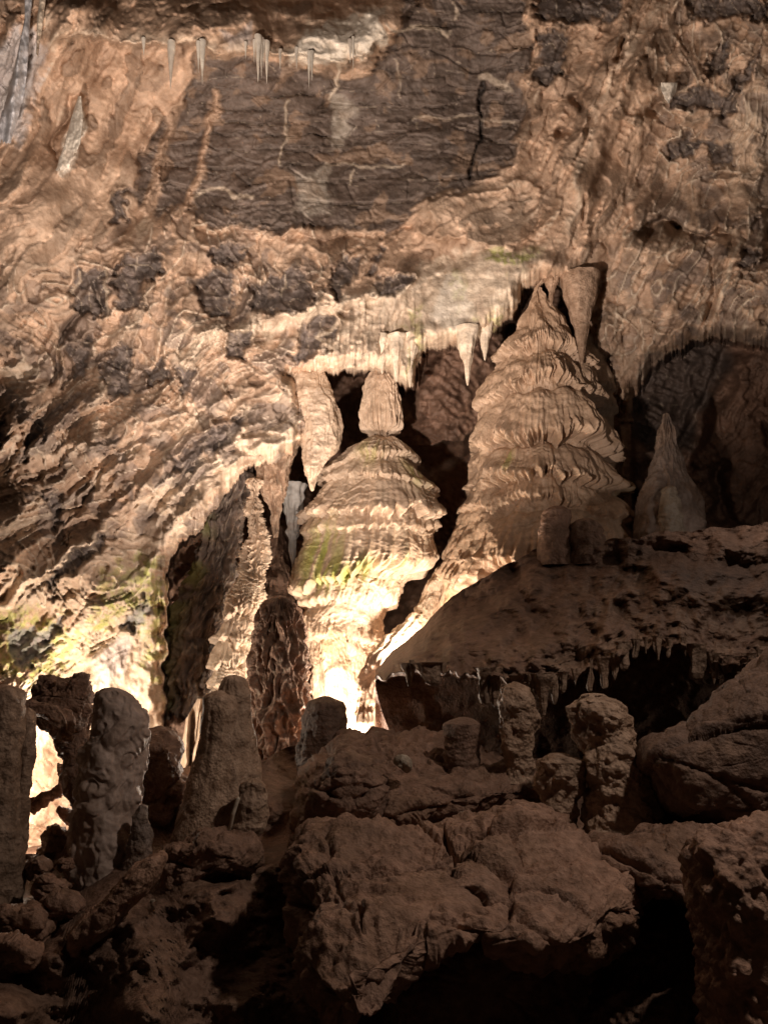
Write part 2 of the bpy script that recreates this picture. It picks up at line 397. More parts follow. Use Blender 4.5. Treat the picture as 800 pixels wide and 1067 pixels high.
# dark bedded limestone: beds and joints
PANEL = [(205, 58), (250, 60), (300, 66), (330, 84), (394, 76), (412, 40), (440, -60), (548, -60), (552, 60), (542, 130), (533, 172), (497, 188), (462, 200), (432, 213), (415, 243), (330, 236), (270, 240), (215, 232), (190, 215), (160, 228), (170, 190), (150, 215), (135, 200), (150, 150), (190, 100)]
panel = sst(-3, 3, poly_sdf(Wx, Wy, PANEL) + 4 * strand_b)
by0 = Y * .6 + Wy * .4 + 0.03 * X + 4 * fbm2(X / 90, Y / 60, 2, 91); by = by0 / 17.0 + .35 * np.sin(by0 / 23.0)
bi = np.floor(by); bf = by - bi
jog = perlin2(X / 40, bi * 7.7, 93)
h1, h2, hv = worley2(X / 55 + bi * .37, by, 95)
H = np.where(panel > 0.01, H * (1 - .5 * panel), H)
H += panel * (0.07 * jog - 0.07 * sst(.80, .97, bf) * sst(-.1, .4, jog + .5 * perlin2(X / 30, Y / 14, 94)) + 0.04 * (hv - .5) - 0.045 * sst(0.07, 0.0, h2 - h1) - 0.05 + 0.012 * fbm2(X / 9, Y / 5, 3, 97))
joint = line_dist(Wx, Wy, [(505, 85), (497, 115), (499, 135), (495, 160), (490, 180)])[0]
H -= 0.12 * sst(3.2, 0.8, joint)

# hollows where the dark rock shows through the flowstone
HOLL = [[(80, 283), (100, 278), (112, 290), (112, 325), (95, 333), (78, 325), (70, 305)], [(130, 265), (165, 262), (170, 280), (150, 300), (145, 325), (120, 325), (118, 300)],
    [(203, 290), (225, 280), (240, 290), (244, 325), (225, 330), (205, 315)], [(213, 258), (250, 255), (262, 268), (240, 278), (215, 278)], [(262, 300), (285, 285), (300, 280), (320, 285), (322, 310), (310, 322), (265, 325)],
    [(345, 287), (355, 270), (378, 265), (372, 285), (355, 310), (345, 300)], [(385, 285), (395, 262), (404, 248), (398, 275)], [(302, 372), (320, 337), (345, 330), (354, 338), (342, 362), (312, 378)],
    [(110, 370), (125, 358), (140, 370), (138, 400), (115, 425), (108, 400)], [(155, 385), (170, 375), (182, 390), (165, 402)], [(25, 447), (45, 440), (45, 458), (28, 464)], [(15, 470), (32, 465), (26, 480)],
    [(176, 478), (205, 462), (255, 430), (258, 445), (215, 475), (190, 492)], [(48, 515), (65, 515), (68, 530), (55, 552)], [(85, 570), (105, 558), (108, 570), (85, 592), (70, 600), (60, 612), (52, 624), (50, 612), (60, 590)],
    [(5, 662), (20, 655), (48, 655), (66, 640), (68, 660), (45, 687), (20, 695)], [(125, 652), (150, 625), (156, 640), (150, 653)], [(560, 35), (585, 30), (588, 78), (572, 90), (557, 80)],
    [(718, 3), (745, -5), (800, 0), (800, 18), (760, 20), (720, 24)], [(740, 50), (758, 42), (755, 70), (740, 87), (732, 80)], [(765, 80), (795, 50), (782, 76), (762, 95)], [(700, 95), (722, 92), (765, 100), (765, 115), (740, 118), (702, 112)],
    [(695, 150), (720, 138), (732, 148), (716, 163), (698, 162)], [(735, 150), (762, 148), (766, 170), (750, 176), (738, 164)], [(555, -10), (650, -10), (642, 15), (600, 25), (563, 20)], [(770, 255), (785, 258), (782, 285), (768, 280)],
    [(185, 385), (198, 378), (196, 410), (186, 405)], [(240, 345), (258, 348), (250, 375), (238, 372)], [(160, 180), (172, 165), (178, 175), (165, 190)], [(0, 445), (12, 430), (8, 460), (-5, 470)], [(75, 365), (98, 350), (88, 392), (76, 385)], [(118, 215), (132, 200), (128, 228), (116, 236)], [(388, 298), (402, 285), (430, 290), (416, 305), (386, 309)]]
hol = np.zeros_like(X); hed = np.zeros_like(X)
for p in HOLL:
    sd = poly_sdf(Wx, Wy, p) + 2.5 * strand_b
    hol = np.maximum(hol, sst(-3.2, 3.0, sd + 5 * fbm2(X / 9, Y / 9, 3, 140))); hed = np.maximum(hed, np.exp(-np.abs(sd + 3) / 3.0))
inpanel_far = 1 - panel
cell1, cell2, cellv = worley2((Wx * DY - Wy * DX) / 26, (Wx * DX + Wy * DY) / 44, 131)
cz = ctrl(X, Y, [(60, 420, 1), (150, 330, 1), (200, 380, 1), (60, 560, .8), (150, 480, .8), (100, 120, .15), (60, 220, .2), (300, 150, 0), (300, 300, .9), (480, 270, .1), (520, 200, .3), (720, 290, .9), (600, 130, .1), (740, 130, .8), (450, 330, .2), (100, 660, .5)], 3, 25)
rc = sst(.62, .70, cellv) * sst(0.12, .22, cell2 - cell1) * (fbm2(X / 25, Y / 25, 2, 137) > -.15) * (cz > .45) * inpanel_far
H *= 1 - .25 * hol
net_ = sst(.12, .0, np.abs(perlin2((Sx * DY - Sy * DX) / 17, (Sx * DX + Sy * DY) / 38, 151))) * sst(-.35, .1, fbm2(X / 40, Y / 40, 2, 153)) * sst(.3, .6, cz)
H += .035 * net_ * (1 - hol) - 0.08 * hol + hol * (.03 * terrace(fbm2(X / 16, Y / 10, 3, 141), 4, .1) - .03 * sst(.1, 0, np.abs(perlin2(X / 15, Y / 12, 142)))) + 0.035 * hed * (1 - hol) - 0.05 * rc + 0.03 * sst(.12, 0, cell2 - cell1) * cz

# ledges and grooves: (points, height, reach above, reach below, half width)
for pts, A, up, dn in [
    ([(50, 40), (100, 38), (150, 44), (205, 50), (260, 52), (300, 56), (360, 62), (385, 60), (402, 40), (430, 8), (450, -40)], .6, 46, 2.0),
    ([(200, 238), (270, 243), (330, 247), (400, 246), (436, 232)], -.12, 2, 12),
    ([(186, 352), (240, 347), (300, 327), (370, 314), (440, 290)], .17, 16, 6),
    ([(165, 512), (215, 470), (262, 425), (306, 398)], .14, 18, 3),
    ([(-20, 628), (55, 592), (120, 545), (200, 478), (270, 455)], .16, 26, 3),
    ([(-20, 480), (50, 462), (130, 470), (190, 440), (250, 410)], .12, 18, 4),
    ([(-20, 560), (40, 540), (100, 500), (150, 470)], .10, 14, 3),
    ([(140, 520), (190, 540), (240, 500)], .07, 14, 3),
    ([(660, 236), (690, 228), (720, 238), (765, 240), (800, 225)], .28, 22, 1.5),
    ([(635, 262), (700, 258), (760, 270), (800, 265)], .12, 14, 5),
    ([(740, 118), (770, 92), (800, 88)], .08, 14, 2), ([(700, 128), (760, 135), (800, 142)], .10, 20, 2), ([(740, 188), (775, 188), (800, 178)], .10, 20, 2),
    ([(440, 215), (470, 205), (540, 190), (570, 200)], .12, 3, 22), ([(420, 245), (480, 250), (530, 255), (585, 225)], .10, 18, 3),
    ([(290, 325), (330, 315), (400, 308)], .08, 12, 3), ([(205, 195), (240, 193), (262, 196)], .05, 8, 2)]:
    d, t, s = line_dist(Wx, Wy, pts)
    d = d + 2.2 * strand_b * (d < 20)
    prof = np.where(s < 0, np.exp(-(np.maximum(d, 0) / up) ** 3) if A >= .6 else np.exp(-np.maximum(d, 0) / up), np.exp(-np.maximum(d, 0) / dn))
    H += A * prof * sst(0, .08, t) * sst(1, .92, t)
for pts, A, wd in [
    ([(84, 322), (70, 345), (62, 370), (50, 392)], -.22, 4), ([(100, 295), (103, 325), (106, 340)], -.12, 3), ([(88, 245), (86, 262)], -.10, 2.5), ([(75, 100), (55, 150), (60, 165)], -.12, 3),
    ([(185, 105), (172, 150), (152, 215)], .07, 5), ([(229, 95), (218, 135), (204, 190), (196, 215)], .07, 4), ([(290, 175), (300, 140), (301, 105)], .03, 1.6), ([(353, 60), (355, 92), (345, 105)], .03, 1.6),
    ([(110, 395), (100, 430), (95, 470)], .10, 11), ([(155, 405), (140, 440)], .08, 7), ([(215, 350), (195, 390), (180, 420), (165, 440)], .08, 5), ([(178, 385), (184, 420), (160, 440)], -.07, 2), ([(30, 120), (20, 145)], .1, 8),
    ([(85, 105), (80, 150), (62, 182)], .10, 5), ([(700, -10), (655, 50), (625, 110), (606, 170), (590, 240), (578, 270)], .17, 18), ([(720, -20), (672, 45), (640, 110), (622, 170), (610, 240)], .10, 8), ([(648, 40), (640, 62)], -.35, 3.5),
    ([(598, 105), (603, 112)], -.3, 4), ([(584, 138), (588, 140)], -.3, 4.5), ([(672, 240), (695, 232), (705, 240)], -.45, 7), ([(705, 238), (760, 245)], -.22, 4), ([(742, 265), (744, 310), (735, 330)], -.10, 3), ([(800, 225), (795, 270)], -.25, 5),
    ([(608, 205), (605, 235)], -.08, 2), ([(690, 105), (680, 118)], -.35, 5), ([(570, 205), (600, 150), (612, 120)], .05, 3), ([(440, 120), (470, 105), (500, 90)], .0, 3), ([(213, 590), (165, 520)], 0, 3),
    ([(205, 475), (185, 500), (160, 540)], -.10, 3), ([(250, 420), (238, 432), (225, 440)], -.14, 3), ([(292, 432), (272, 448), (255, 455)], -.16, 3.5), ([(120, 470), (90, 520), (80, 540)], -.09, 2.5), ([(135, 470), (110, 510)], -.08, 2.5), ([(20, 600), (5, 625)], -.12, 4),
    ([(560, 266), (520, 300), (500, 330)], .05, 12), ([(130, 690), (150, 670), (158, 640)], .10, 6), ([(160, 590), (164, 640), (162, 720), (150, 760)], .12, 7), ([(90, 690), (120, 672), (140, 668)], .05, 5)]:
    d, t, s = line_dist(Wx, Wy, pts)
    H += A * np.exp(-(d / wd) ** 2)
# curtain of draperies at the middle of the lip
cur = sst(-14, 10, poly_sdf(Wx, Wy, [(335, 350), (352, 322), (420, 310), (438, 316), (442, 362), (432, 400), (336, 388)]))
H += cur * (0.10 + 0.045 * perlin2(X / 5.5 + Y / 60, Y / 70, 201) + .03 * perlin2(X / 2.4, Y / 50, 203))
smooth_flow = sst(-12, 12, poly_sdf(Wx, Wy, [(440, 350), (452, 300), (500, 262), (575, 258), (548, 300), (522, 345), (480, 360)]))
H = H * (1 - .8 * smooth_flow) + smooth_flow * (0.10 + .02 * fbm2(X / 22, Y / 14, 3, 208))
pale = sst(-6, 6, poly_sdf(Wx, Wy, [(92, 690), (118, 668), (142, 664), (158, 628), (168, 600), (168, 765), (90, 765)]))
H = H * (1 - .85 * pale) + .05 * pale * fbm2(X / 14, Y / 22, 3, 207)

# --- openings under the lip
REC = [(169, 980), (169, 760), (171, 590), (182, 568), (205, 552), (230, 520), (245, 495), (262, 485), (285, 478), (300, 470), (322, 440), (310, 400), (305, 392), (330, 388), (380, 384), (405, 386), (412, 397), (430, 400), (436, 364), (478, 358), (500, 350), (530, 330), (545, 300), (565, 292), (600, 300), (612, 330), (640, 420), (648, 560), (650, 980)]
ALC = [(650, 980), (650, 560), (655, 470), (654, 430), (662, 402), (684, 372), (720, 353), (745, 349), (760, 352), (800, 360), (1250, 350), (1250, 980)]
drip = 4.5 * np.abs(perlin2(X / 4.2, Y / 60, 301)) + 3.5 * perlin2(X / 11, Y / 50, 303) + 2 * perlin2(X / 2, Y / 40, 305)
sr = poly_sdf(X * .5 + Wx * .5, Y, REC) - 5 * perlin2(X / 30, Y / 14, 309) * (X < 200) - drip * sst(735, 600, Y); sa = poly_sdf(X, Y, ALC) - drip * (Y < 440)
H -= 0.35 * np.exp(-np.maximum(-np.maximum(sr, sa), 0) / 7.0) * sst(800, 560, Y) - 0.1 * np.exp(-((-np.maximum(sr, sa) - 16) / 10) ** 2)
Dw = base - H
recd = ctrl(X, Y, [(200, 600, 10.4), (180, 700, 9.8), (260, 550, 11.4), (300, 600, 12), (380, 400, 11.6), (450, 420, 11.0), (460, 460, 11.2), (450, 520, 13), (440, 620, 13), (380, 700, 11.4), (560, 450, 11.6), (630, 500, 11.4), (300, 470, 11.3), (400, 800, 11)], 3, 20)
blk = sst(-3, 2, poly_sdf(Wx, Wy, [(405, 340), (520, 320), (520, 440), (500, 452), (470, 464), (430, 473), (405, 470)]))
recd = recd - blk * 0.7 + (1 - blk) * 0.2
recd = recd - .18 * fbm2(X / 50, Y / 50, 4, 401) - .06 * fbm2(X / 12, Y / 12, 3, 405) - 0.06 * np.tanh(2 * strand_a)
alcd = ctrl(X, Y, [(670, 420, 10.6), (700, 400, 10.8), (740, 380, 10.6), (720, 450, 11), (700, 520, 11.1), (650, 520, 11.2), (760, 450, 9.9), (800, 400, 9.3), (800, 500, 9.1), (740, 520, 10.4), (760, 560, 10.2), (1000, 500, 8), (800, 800, 9.5)], 3, 20)
alcd = alcd - .16 * fbm2(X / 45, Y / 45, 4, 411) - .05 * fbm2(X / 12, Y / 12, 3, 415) - 0.08 * np.tanh(2 * strand_a)
for pts, A, wd in [([(800, 385), (760, 440), (735, 480)], .35, 20), ([(762, 455), (768, 500), (766, 535)], .25, 8), ([(745, 490), (752, 540)], -.35, 8), ([(640, 470), (655, 520)], -.3, 8), ([(722, 385), (718, 420), (712, 440)], .12, 5), ([(662, 455), (668, 500), (660, 540)], .12, 6), ([(795, 440), (797, 520)], -.35, 6)]:
    d, t, s = line_dist(Wx, Wy, pts); alcd = alcd - A * np.exp(-(d / wd) ** 2)
Dw = np.where(sr > 0, Dw + (np.maximum(recd, Dw + .3) - Dw) * sst(0, 7, sr), Dw)
Dw = np.where(sa > 0, Dw + (np.maximum(alcd, Dw + .3) - Dw) * sst(0, 9, sa), Dw)
V = P(X, Y, Dw)
def wall_depth(px, py, r=4):
    """nearest depth of the wall's front sheet around a pixel"""
    i = np.abs(gx - px) <= r; j = np.abs(gy - py) <= r
    return float((base - H)[np.ix_(j, i)].min())

# --- the rock's own colours, with lamp brightness added on the lip roof
C = np.empty(X.shape + (3,)); C[:] = TAN
def mixc(C, col, m): return C * (1 - m[..., None]) + np.asarray(col) * m[..., None]
tone = fbm2(X / 70, Y / 70, 4, 501); tone2 = fbm2(Wx / 16, Wy / 16, 4, 511)
C *= (1 + .22 * tone + .20 * tone2)[..., None]
for q_, sd_, am in ((np.floor((strand_c + .25 * fbm2(Sx / 30, Sy / 30, 3, 36)) * 2.1 + .5), 5, .30), (np.floor(strand_a * 1.7 + .5), 6, .16), (np.floor(fl * 3.2 + .5), 7, .2)):
    C *= (1 + am * (_h(q_.astype(np.int64), q_.astype(np.int64) * 0, q_.astype(np.int64) * 0, sd_) / 2147483648.0 - 1))[..., None]
C = mixc(C, RUST, .6 * sst(.1, .6, fbm2(Wx / 55, Wy / 55, 3, 521)))
C = mixc(C, CREAM * 1.1, .75 * sst(.35, .9, strand_a) * sst(.2, .8, rough_zone))
C = mixc(C, CREAM * .8, .35 * sst(.25, .0, cell2 - cell1) * cz)
creamz = [(C1, a) for C1, a in [([(320, 35), (350, 20), (400, 12), (402, 50), (385, 62), (360, 55), (330, 70), (296, 62)], .9), ([(190, 345), (240, 340), (330, 310), (400, 300), (440, 278), (470, 262), (560, 262), (535, 330), (470, 362), (440, 372), (430, 400), (335, 390), (325, 385), (360, 330), (280, 345), (200, 365)], .8),
    ([(130, 560), (165, 515), (230, 455), (300, 405), (312, 420), (300, 470), (262, 487), (230, 520), (205, 552), (170, 568), (150, 600)], .55), ([(30, 735), (40, 700), (95, 640), (130, 590), (172, 560), (172, 770), (30, 770)], .65),
    ([(0, 610), (50, 590), (120, 545), (150, 560), (100, 640), (40, 640)], .35), ([(425, 190), (530, 180), (560, 210), (520, 260), (440, 230)], .2), ([(770, 100), (800, 60), (820, 250), (790, 240), (745, 160)], .45), ([(640, 40), (660, 30), (668, 50), (655, 70)], .5), ([(690, 88), (706, 88), (695, 108)], .9),
    ([(345, 100), (370, 112), (365, 145), (345, 150), (350, 125)], .45), ([(310, 185), (345, 170), (350, 215), (312, 225)], .4), ([(140, 245), (155, 232), (152, 250), (138, 256)], .7), ([(150, 205), (60, 300), (0, 330), (0, 250), (100, 150)], .18)]]
for pg, a in creamz:
    C = mixc(C, CREAM, a * sst(-7, 7, poly_sdf(Wx, Wy, pg) + 9 * tone2) * (.65 + .35 * sst(-.4, .4, tone2 + strand_b)))
C = mixc(C, BLUE, .75 * sst(-6, 6, poly_sdf(Wx, Wy, [(-20, 55), (25, 30), (48, 42), (38, 85), (20, 150), (-20, 145)]) + 9 * strand_a))
C = mixc(C, BLUE * .9, .5 * sst(-3, 3, poly_sdf(Wx, Wy, [(236, 35), (262, 28), (264, 50), (238, 50)]) + 5 * tone2))
C = mixc(C, WHITE, .8 * sst(-1.5, 1.5, poly_sdf(Wx, Wy, [(60, 182), (74, 130), (84, 103), (87, 125), (80, 158), (67, 187)])))
C = mixc(C, CREAM * 1.15, .7 * smooth_flow * sst(-.8, .3, tone2 + tone))  # naturally pale lip roof, lightened further to stand in for lamp light from below
C = mixc(C, WHITE, .75 * sst(-3, 3, poly_sdf(Wx, Wy, [(450, 335), (465, 290), (480, 285), (500, 320), (478, 340)]) + 4 * tone2))
C = mixc(C, [.55, .48, .46], .8 * sst(-4, 4, poly_sdf(Wx, Wy, [(95, 690), (115, 668), (140, 660), (130, 700), (105, 715)]) + 4 * tone2))
for pg, a in [([(508, 266), (530, 260), (562, 261), (552, 274), (520, 279)], .8), ([(500, 330), (515, 322), (520, 340), (505, 350)], .5), ([(95, 655), (150, 590), (172, 580), (170, 740), (156, 700), (150, 650), (120, 645)], .7), ([(-5, 640), (60, 640), (100, 670), (60, 700), (20, 715), (-5, 700)], .7), ([(105, 600), (150, 575), (160, 600), (120, 640), (95, 650)], .5), ([(425, 330), (440, 322), (436, 380), (428, 390)], .4), ([(470, 290), (480, 280), (490, 300), (478, 320)], .3)]:
    C = mixc(C, GREEN * 1.15, a * sst(-6, 6, poly_sdf(Wx, Wy, pg) + 10 * tone2) * sst(-.3, .5, fbm2(X / 8, Y / 8, 3, 531) + .2))
for pts, wd in [([(186, 352), (240, 347), (300, 327), (370, 314), (440, 290)], 12), ([(165, 512), (215, 470), (262, 425), (306, 398)], 9), ([(-20, 628), (55, 592), (120, 545), (200, 478), (270, 455)], 10), ([(-20, 480), (50, 462), (130, 470), (190, 440), (250, 410)], 9), ([(-20, 560), (40, 540), (100, 500), (150, 470)], 7),
    ([(700, -10), (655, 50), (625, 110), (606, 170), (590, 240)], 5), ([(188, 352), (190, 380), (205, 350)], 4), ([(110, 395), (100, 430), (95, 470)], 6), ([(215, 350), (195, 390), (180, 420), (165, 440)], 4), ([(45, 0), (50, 20), (58, 45)], 4), ([(60, 34), (100, 33), (150, 38), (205, 44), (260, 46), (300, 49), (360, 54), (385, 50)], 6)]:
    d, t, s = line_dist(Wx, Wy - wd * .5, pts); C = mixc(C, CREAM, .6 * np.exp(-(d / wd) ** 2) * sst(-.6, .2, tone2 + .5 * strand_a))
net = sst(.10, .02, np.abs(perlin2((Sx * DY - Sy * DX) / 17, (Sx * DX + Sy * DY) / 38, 151))) * sst(-.35, .1, fbm2(X / 40, Y / 40, 2, 153)) * sst(.3, .6, cz)
grey = sst(.05, .22, fbm2(Wx / 34, Wy / 30, 3, 155) * 1.0 - .05) * sst(.45, .8, cz) * (1 - sst(-10, 4, poly_sdf(Wx, Wy, creamz[1][0]))) * (Y < 560)
C = mixc(C, DARK * 1.9, .6 * grey); C = mixc(C, CREAM * 1.1, .8 * net * (1 - hol))
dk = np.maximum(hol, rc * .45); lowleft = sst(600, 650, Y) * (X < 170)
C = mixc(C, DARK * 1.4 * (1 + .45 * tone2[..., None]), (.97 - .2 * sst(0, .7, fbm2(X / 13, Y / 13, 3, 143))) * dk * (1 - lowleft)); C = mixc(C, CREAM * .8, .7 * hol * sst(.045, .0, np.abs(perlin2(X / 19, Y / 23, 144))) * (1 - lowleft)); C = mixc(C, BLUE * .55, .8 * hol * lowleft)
# bedded panel with pale calcite veins
vein = ridged2(Wx / 28, Wy / 34, 2, 541); veinh = sst(.93, .99, bf) * (perlin2(X / 24, bi * 3.1, 543) > .12)
pc = np.array([.135, .107, .092])[None, None] * (1.1 + .25 * tone2 + .35 * fbm2(X / 30, Y / 8, 3, 545))[..., None]
pc = mixc(pc, CREAM * .75, .7 * sst(1.36, 1.46, vein) * (fbm2(X / 45, Y / 45, 2, 547) > .05)); pc = mixc(pc, CREAM * .6, .6 * veinh)
pc = mixc(pc, TAN * .7, .75 * sst(.28, .5, fbm2(Wx / 38, Wy / 30, 3, 551)))
C = C * (1 - .95 * panel[..., None]) + pc * .95 * panel[..., None]
for pg, a in creamz[:1] + creamz[9:11]:
    C = mixc(C, WHITE * .95, a * sst(-4, 4, poly_sdf(Wx, Wy, pg) + 6 * tone2))
for pts, wd, cc, a in [([(185, 105), (172, 150), (152, 215)], 6, TAN, .95), ([(229, 95), (218, 135), (204, 190), (196, 215)], 4, TAN * 1.2, .95), ([(290, 175), (300, 140), (301, 105)], 1.6, CREAM, .6), ([(353, 60), (355, 92), (345, 105)], 1.8, CREAM, .8), ([(340, 172), (400, 175), (420, 170)], 1.5, CREAM, .6),
    ([(405, 28), (470, 32)], 1.5, CREAM, .8), ([(205, 205), (232, 200), (262, 203)], 2, CREAM, .7), ([(470, 2), (474, 20)], 1.5, CREAM, .7), ([(500, 78), (530, 90)], 3, CREAM, .6), ([(365, 195), (372, 180)], 1.2, CREAM, .7), ([(505, 85), (497, 115), (499, 135), (495, 160), (490, 180)], 1.6, DARK * .3, .9), ([(108, 282), (112, 300), (110, 330)], 1.3, CREAM, .8), ([(84, 285), (72, 305), (66, 312)], 1.2, CREAM, .7), ([(300, 285), (296, 305)], 1.3, CREAM, .7), ([(350, 335), (335, 352), (345, 358)], 2, CREAM, .8), ([(430, 125), (490, 122), (540, 128)], 1.3, CREAM, .4), ([(410, 60), (420, 100)], 1.2, CREAM, .4)]:
    d, t, s = line_dist(Wx, Wy, pts); C = mixc(C, cc, a * sst(wd * 1.5, wd * .5, d))
inr = sr > 2; ina = sa > 2
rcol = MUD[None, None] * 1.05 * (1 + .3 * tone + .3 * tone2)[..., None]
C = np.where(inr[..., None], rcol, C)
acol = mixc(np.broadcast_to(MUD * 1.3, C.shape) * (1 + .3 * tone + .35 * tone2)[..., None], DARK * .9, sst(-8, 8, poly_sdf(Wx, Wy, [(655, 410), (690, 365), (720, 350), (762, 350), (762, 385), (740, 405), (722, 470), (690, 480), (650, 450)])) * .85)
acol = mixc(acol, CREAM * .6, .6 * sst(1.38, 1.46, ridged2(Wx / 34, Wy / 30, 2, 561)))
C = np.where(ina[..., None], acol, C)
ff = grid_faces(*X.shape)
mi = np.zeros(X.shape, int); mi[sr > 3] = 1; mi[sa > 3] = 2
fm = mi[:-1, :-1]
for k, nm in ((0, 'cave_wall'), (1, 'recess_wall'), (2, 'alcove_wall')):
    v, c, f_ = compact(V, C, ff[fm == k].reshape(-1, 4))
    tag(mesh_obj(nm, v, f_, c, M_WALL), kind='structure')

# ------------------------------------------------------------------ cave floor (a sheet falling towards the walkway)
fx = axis(-420, 1300, -16, 816, 2.4, 14.0); nr = 300
top = [(-420, 900), (0, 893), (66, 888), (92, 800), (150, 764), (172, 800), (190, 828), (235, 828), (262, 800), (300, 778), (330, 770), (400, 768), (430, 772), (520, 785), (600, 795), (700, 800), (1300, 800)]
yt = interp(top, fx) + 3 * perlin2(fx / 20, fx * 0, 7)
v_ = np.linspace(0, 1, nr)[:, None]
Yf = yt[None, :] + (1500 - yt[None, :]) * v_ ** 1.35
Xf = np.broadcast_to(fx, Yf.shape).copy()
fw = fbm2(Xf / 30, Yf / 22, 3, 601) * 6
zf = ctrl(Xf, Yf, [(a, b, d) for a, b, d in [(-200, 900, 6.5), (0, 900, 6.4), (50, 890, 6.5), (150, 770, 7.2), (200, 765, 7.6), (180, 850, 6.0), (300, 780, 7.6), (400, 770, 7.5), (500, 785, 7.3), (600, 800, 7.2), (700, 820, 7.0), (800, 830, 6.8), (280, 860, 6.3),
    (400, 860, 5.6), (600, 870, 5.4), (740, 870, 5.0), (0, 960, 5.0), (100, 970, 4.35), (200, 940, 4.5), (150, 1000, 3.9), (230, 960, 4.3), (60, 1010, 4.1), (290, 915, 5.0), (330, 960, 4.9), (0, 1060, 3.6), (150, 1060, 3.4), (250, 1060, 3.9), (330, 1060, 4.1), (500, 1060, 3.9), (680, 1000, 4.3), (700, 1060, 3.8), (0, 1300, 2.2), (400, 1300, 2.4), (800, 1300, 2.2), (0, 1500, 1.6), (400, 1500, 1.6), (800, 1500, 1.6)]], 3.4, 30)
Hf = .06 * fbm2(Xf / 70, Yf / 50, 3, 611) + .045 * terrace(fbm2(Xf / 60 + Yf / 90, (Yf + .6 * Xf) / 40, 2, 613), 3, .12) + .025 * fbm2(Xf / 9, Yf / 7, 4, 617)
for pts, A, wu, wd in [([(-20, 1010), (60, 985), (140, 958), (230, 925), (300, 897)], .22, 3, 30), ([(-20, 1060), (90, 1040), (170, 985), (240, 940)], .08, 3, 16), ([(160, 1067), (200, 985), (245, 915)], .2, 24, 4), ([(0, 935), (60, 960), (90, 1000)], .12, 14, 5), ([(150, 755), (230, 775), (300, 800)], .1, 10, 10)]:
    d, t, s = line_dist(Xf + fw, Yf + fw, pts)
    Hf += A * np.where(s < 0, np.exp(-d / wu), np.exp(-d / wd))
Vf = P(Xf, Yf, zf - Hf)
# the far side of the shelf drops away behind its crest
back = []
for k in range(1, 40):
    b = Vf[0].copy(); b[:, 1] += .16 * k; b[:, 2] -= .5 * (1 - math.exp(-k / 5.0)); b[:, 2] += .06 * fbm2(b[:, 0] * 1.5, b[:, 1] * 1.5, 3, 619); back.append(b)
Vf = np.concatenate([np.stack(back[::-1]), Vf]);
Cf = tint(Vf, MUD * 1.05, 5)
tag(mesh_obj('cave_floor', Vf, grid_faces(*Vf.shape[:2]).reshape(-1, 4), Cf, M_MUD), kind='structure')

# ------------------------------------------------------------------ flowstone columns
def pline(pts, u): return np.interp(u, *zip(*pts))
def flow_relief(edges, shingle=.05, s=9.0, flute=.02, big=.05, seed=1, zone=None, lean=0.0, ez=None):
    """edges: (polyline py(px), depth of the overhang, height of its tier, fringe length)"""
    def f(V, U, Y, A, TH):
        Yl = Y + lean * (A - A.mean())
        h = big * fbm3(V, 1.6, 3, seed) + big * .5 * fbm3(V, 5, 3, seed + 1) - .03
        fl = 1.3 * np.abs(perlin2(A / 7, Y / 70, seed + 3)) + .55 * perlin2(A / 3.3, Y / 40, seed + 4)
        near = np.zeros_like(Y)
        for (pts, Ad, hh, fr) in edges:
            e = pline(pts, U) + 7 * perlin2(A / 26, Y * 0, seed + int(pts[0][1])) + fr * 1.7 * (.75 * np.abs(perlin2(A / 7.5, Y / 90, seed + 7)) + .3 * perlin2(A / 3.4, Y / 90, seed + 8))
            e0 = pline(pts, U) + 7 * perlin2(A / 26, Y * 0, seed + int(pts[0][1])) + fr * .5
            t = np.maximum(e0 - Y, 0); cutm = sst(-.8, .6, e - Y); tj = e - Y
            up = cutm * np.sqrt(np.clip(1 - t / (2.4 * hh), 0, 1)) * (.6 + .4 * np.sqrt(np.clip(tj / 4.0, 0, 1)))
            msk = 1.0 if hh == 30 else .5 + .5 * sst(-.45, .25, perlin2(A / 30 + 9, Y * 0 + pts[0][1] / 7.3, seed + 31))
            if ez is not None: msk = (.35 + .65 * msk) * ez(U, Y)
            h = h + 1.4 * Ad * (up - .15) * msk
            near = np.maximum(near, np.exp(-np.maximum(tj, 0) / (hh * .8)) * (tj > -2))
        wz = 1.0 if zone is None else zone(U, Y)
        # overlapping scales
        ph = Yl / s + 3.2 * perlin2(A / (5 * s), Yl / (4 * s), seed + 11) + 1.5 * perlin2(A / (1.8 * s), Yl / (2.2 * s), seed + 17) + .8 * np.abs(perlin2(A / (1.1 * s), Yl / (1.1 * s), seed + 12)) + .2 * perlin2(A / (.35 * s), Yl / s, seed + 13)
        fr_ = ph - np.floor(ph)
        amp = .15 + .85 * sst(-.25, .3, perlin2(A / (3 * s), Yl / (2.5 * s), seed + 14))
        h = h + shingle * amp * wz * (fr_ ** 1.6 * sst(1.0, .9, fr_) - .4) * (1 - .75 * near)
        ph2 = Yl / (s * .45) + 2.6 * perlin2(A / (1.7 * s), Yl / (2 * s), seed + 15) + .7 * np.abs(perlin2(A / (.45 * s), Yl / s, seed + 16))
        f2 = ph2 - np.floor(ph2)
        h = h + shingle * .3 * wz * (f2 ** 1.5 * sst(1, .85, f2) - .4) * (1 - .8 * near)
        h = h + flute * 1.5 * fl * (.04 + near) + .012 * fbm3(V, 9, 2, seed + 20)
        return h
    return f
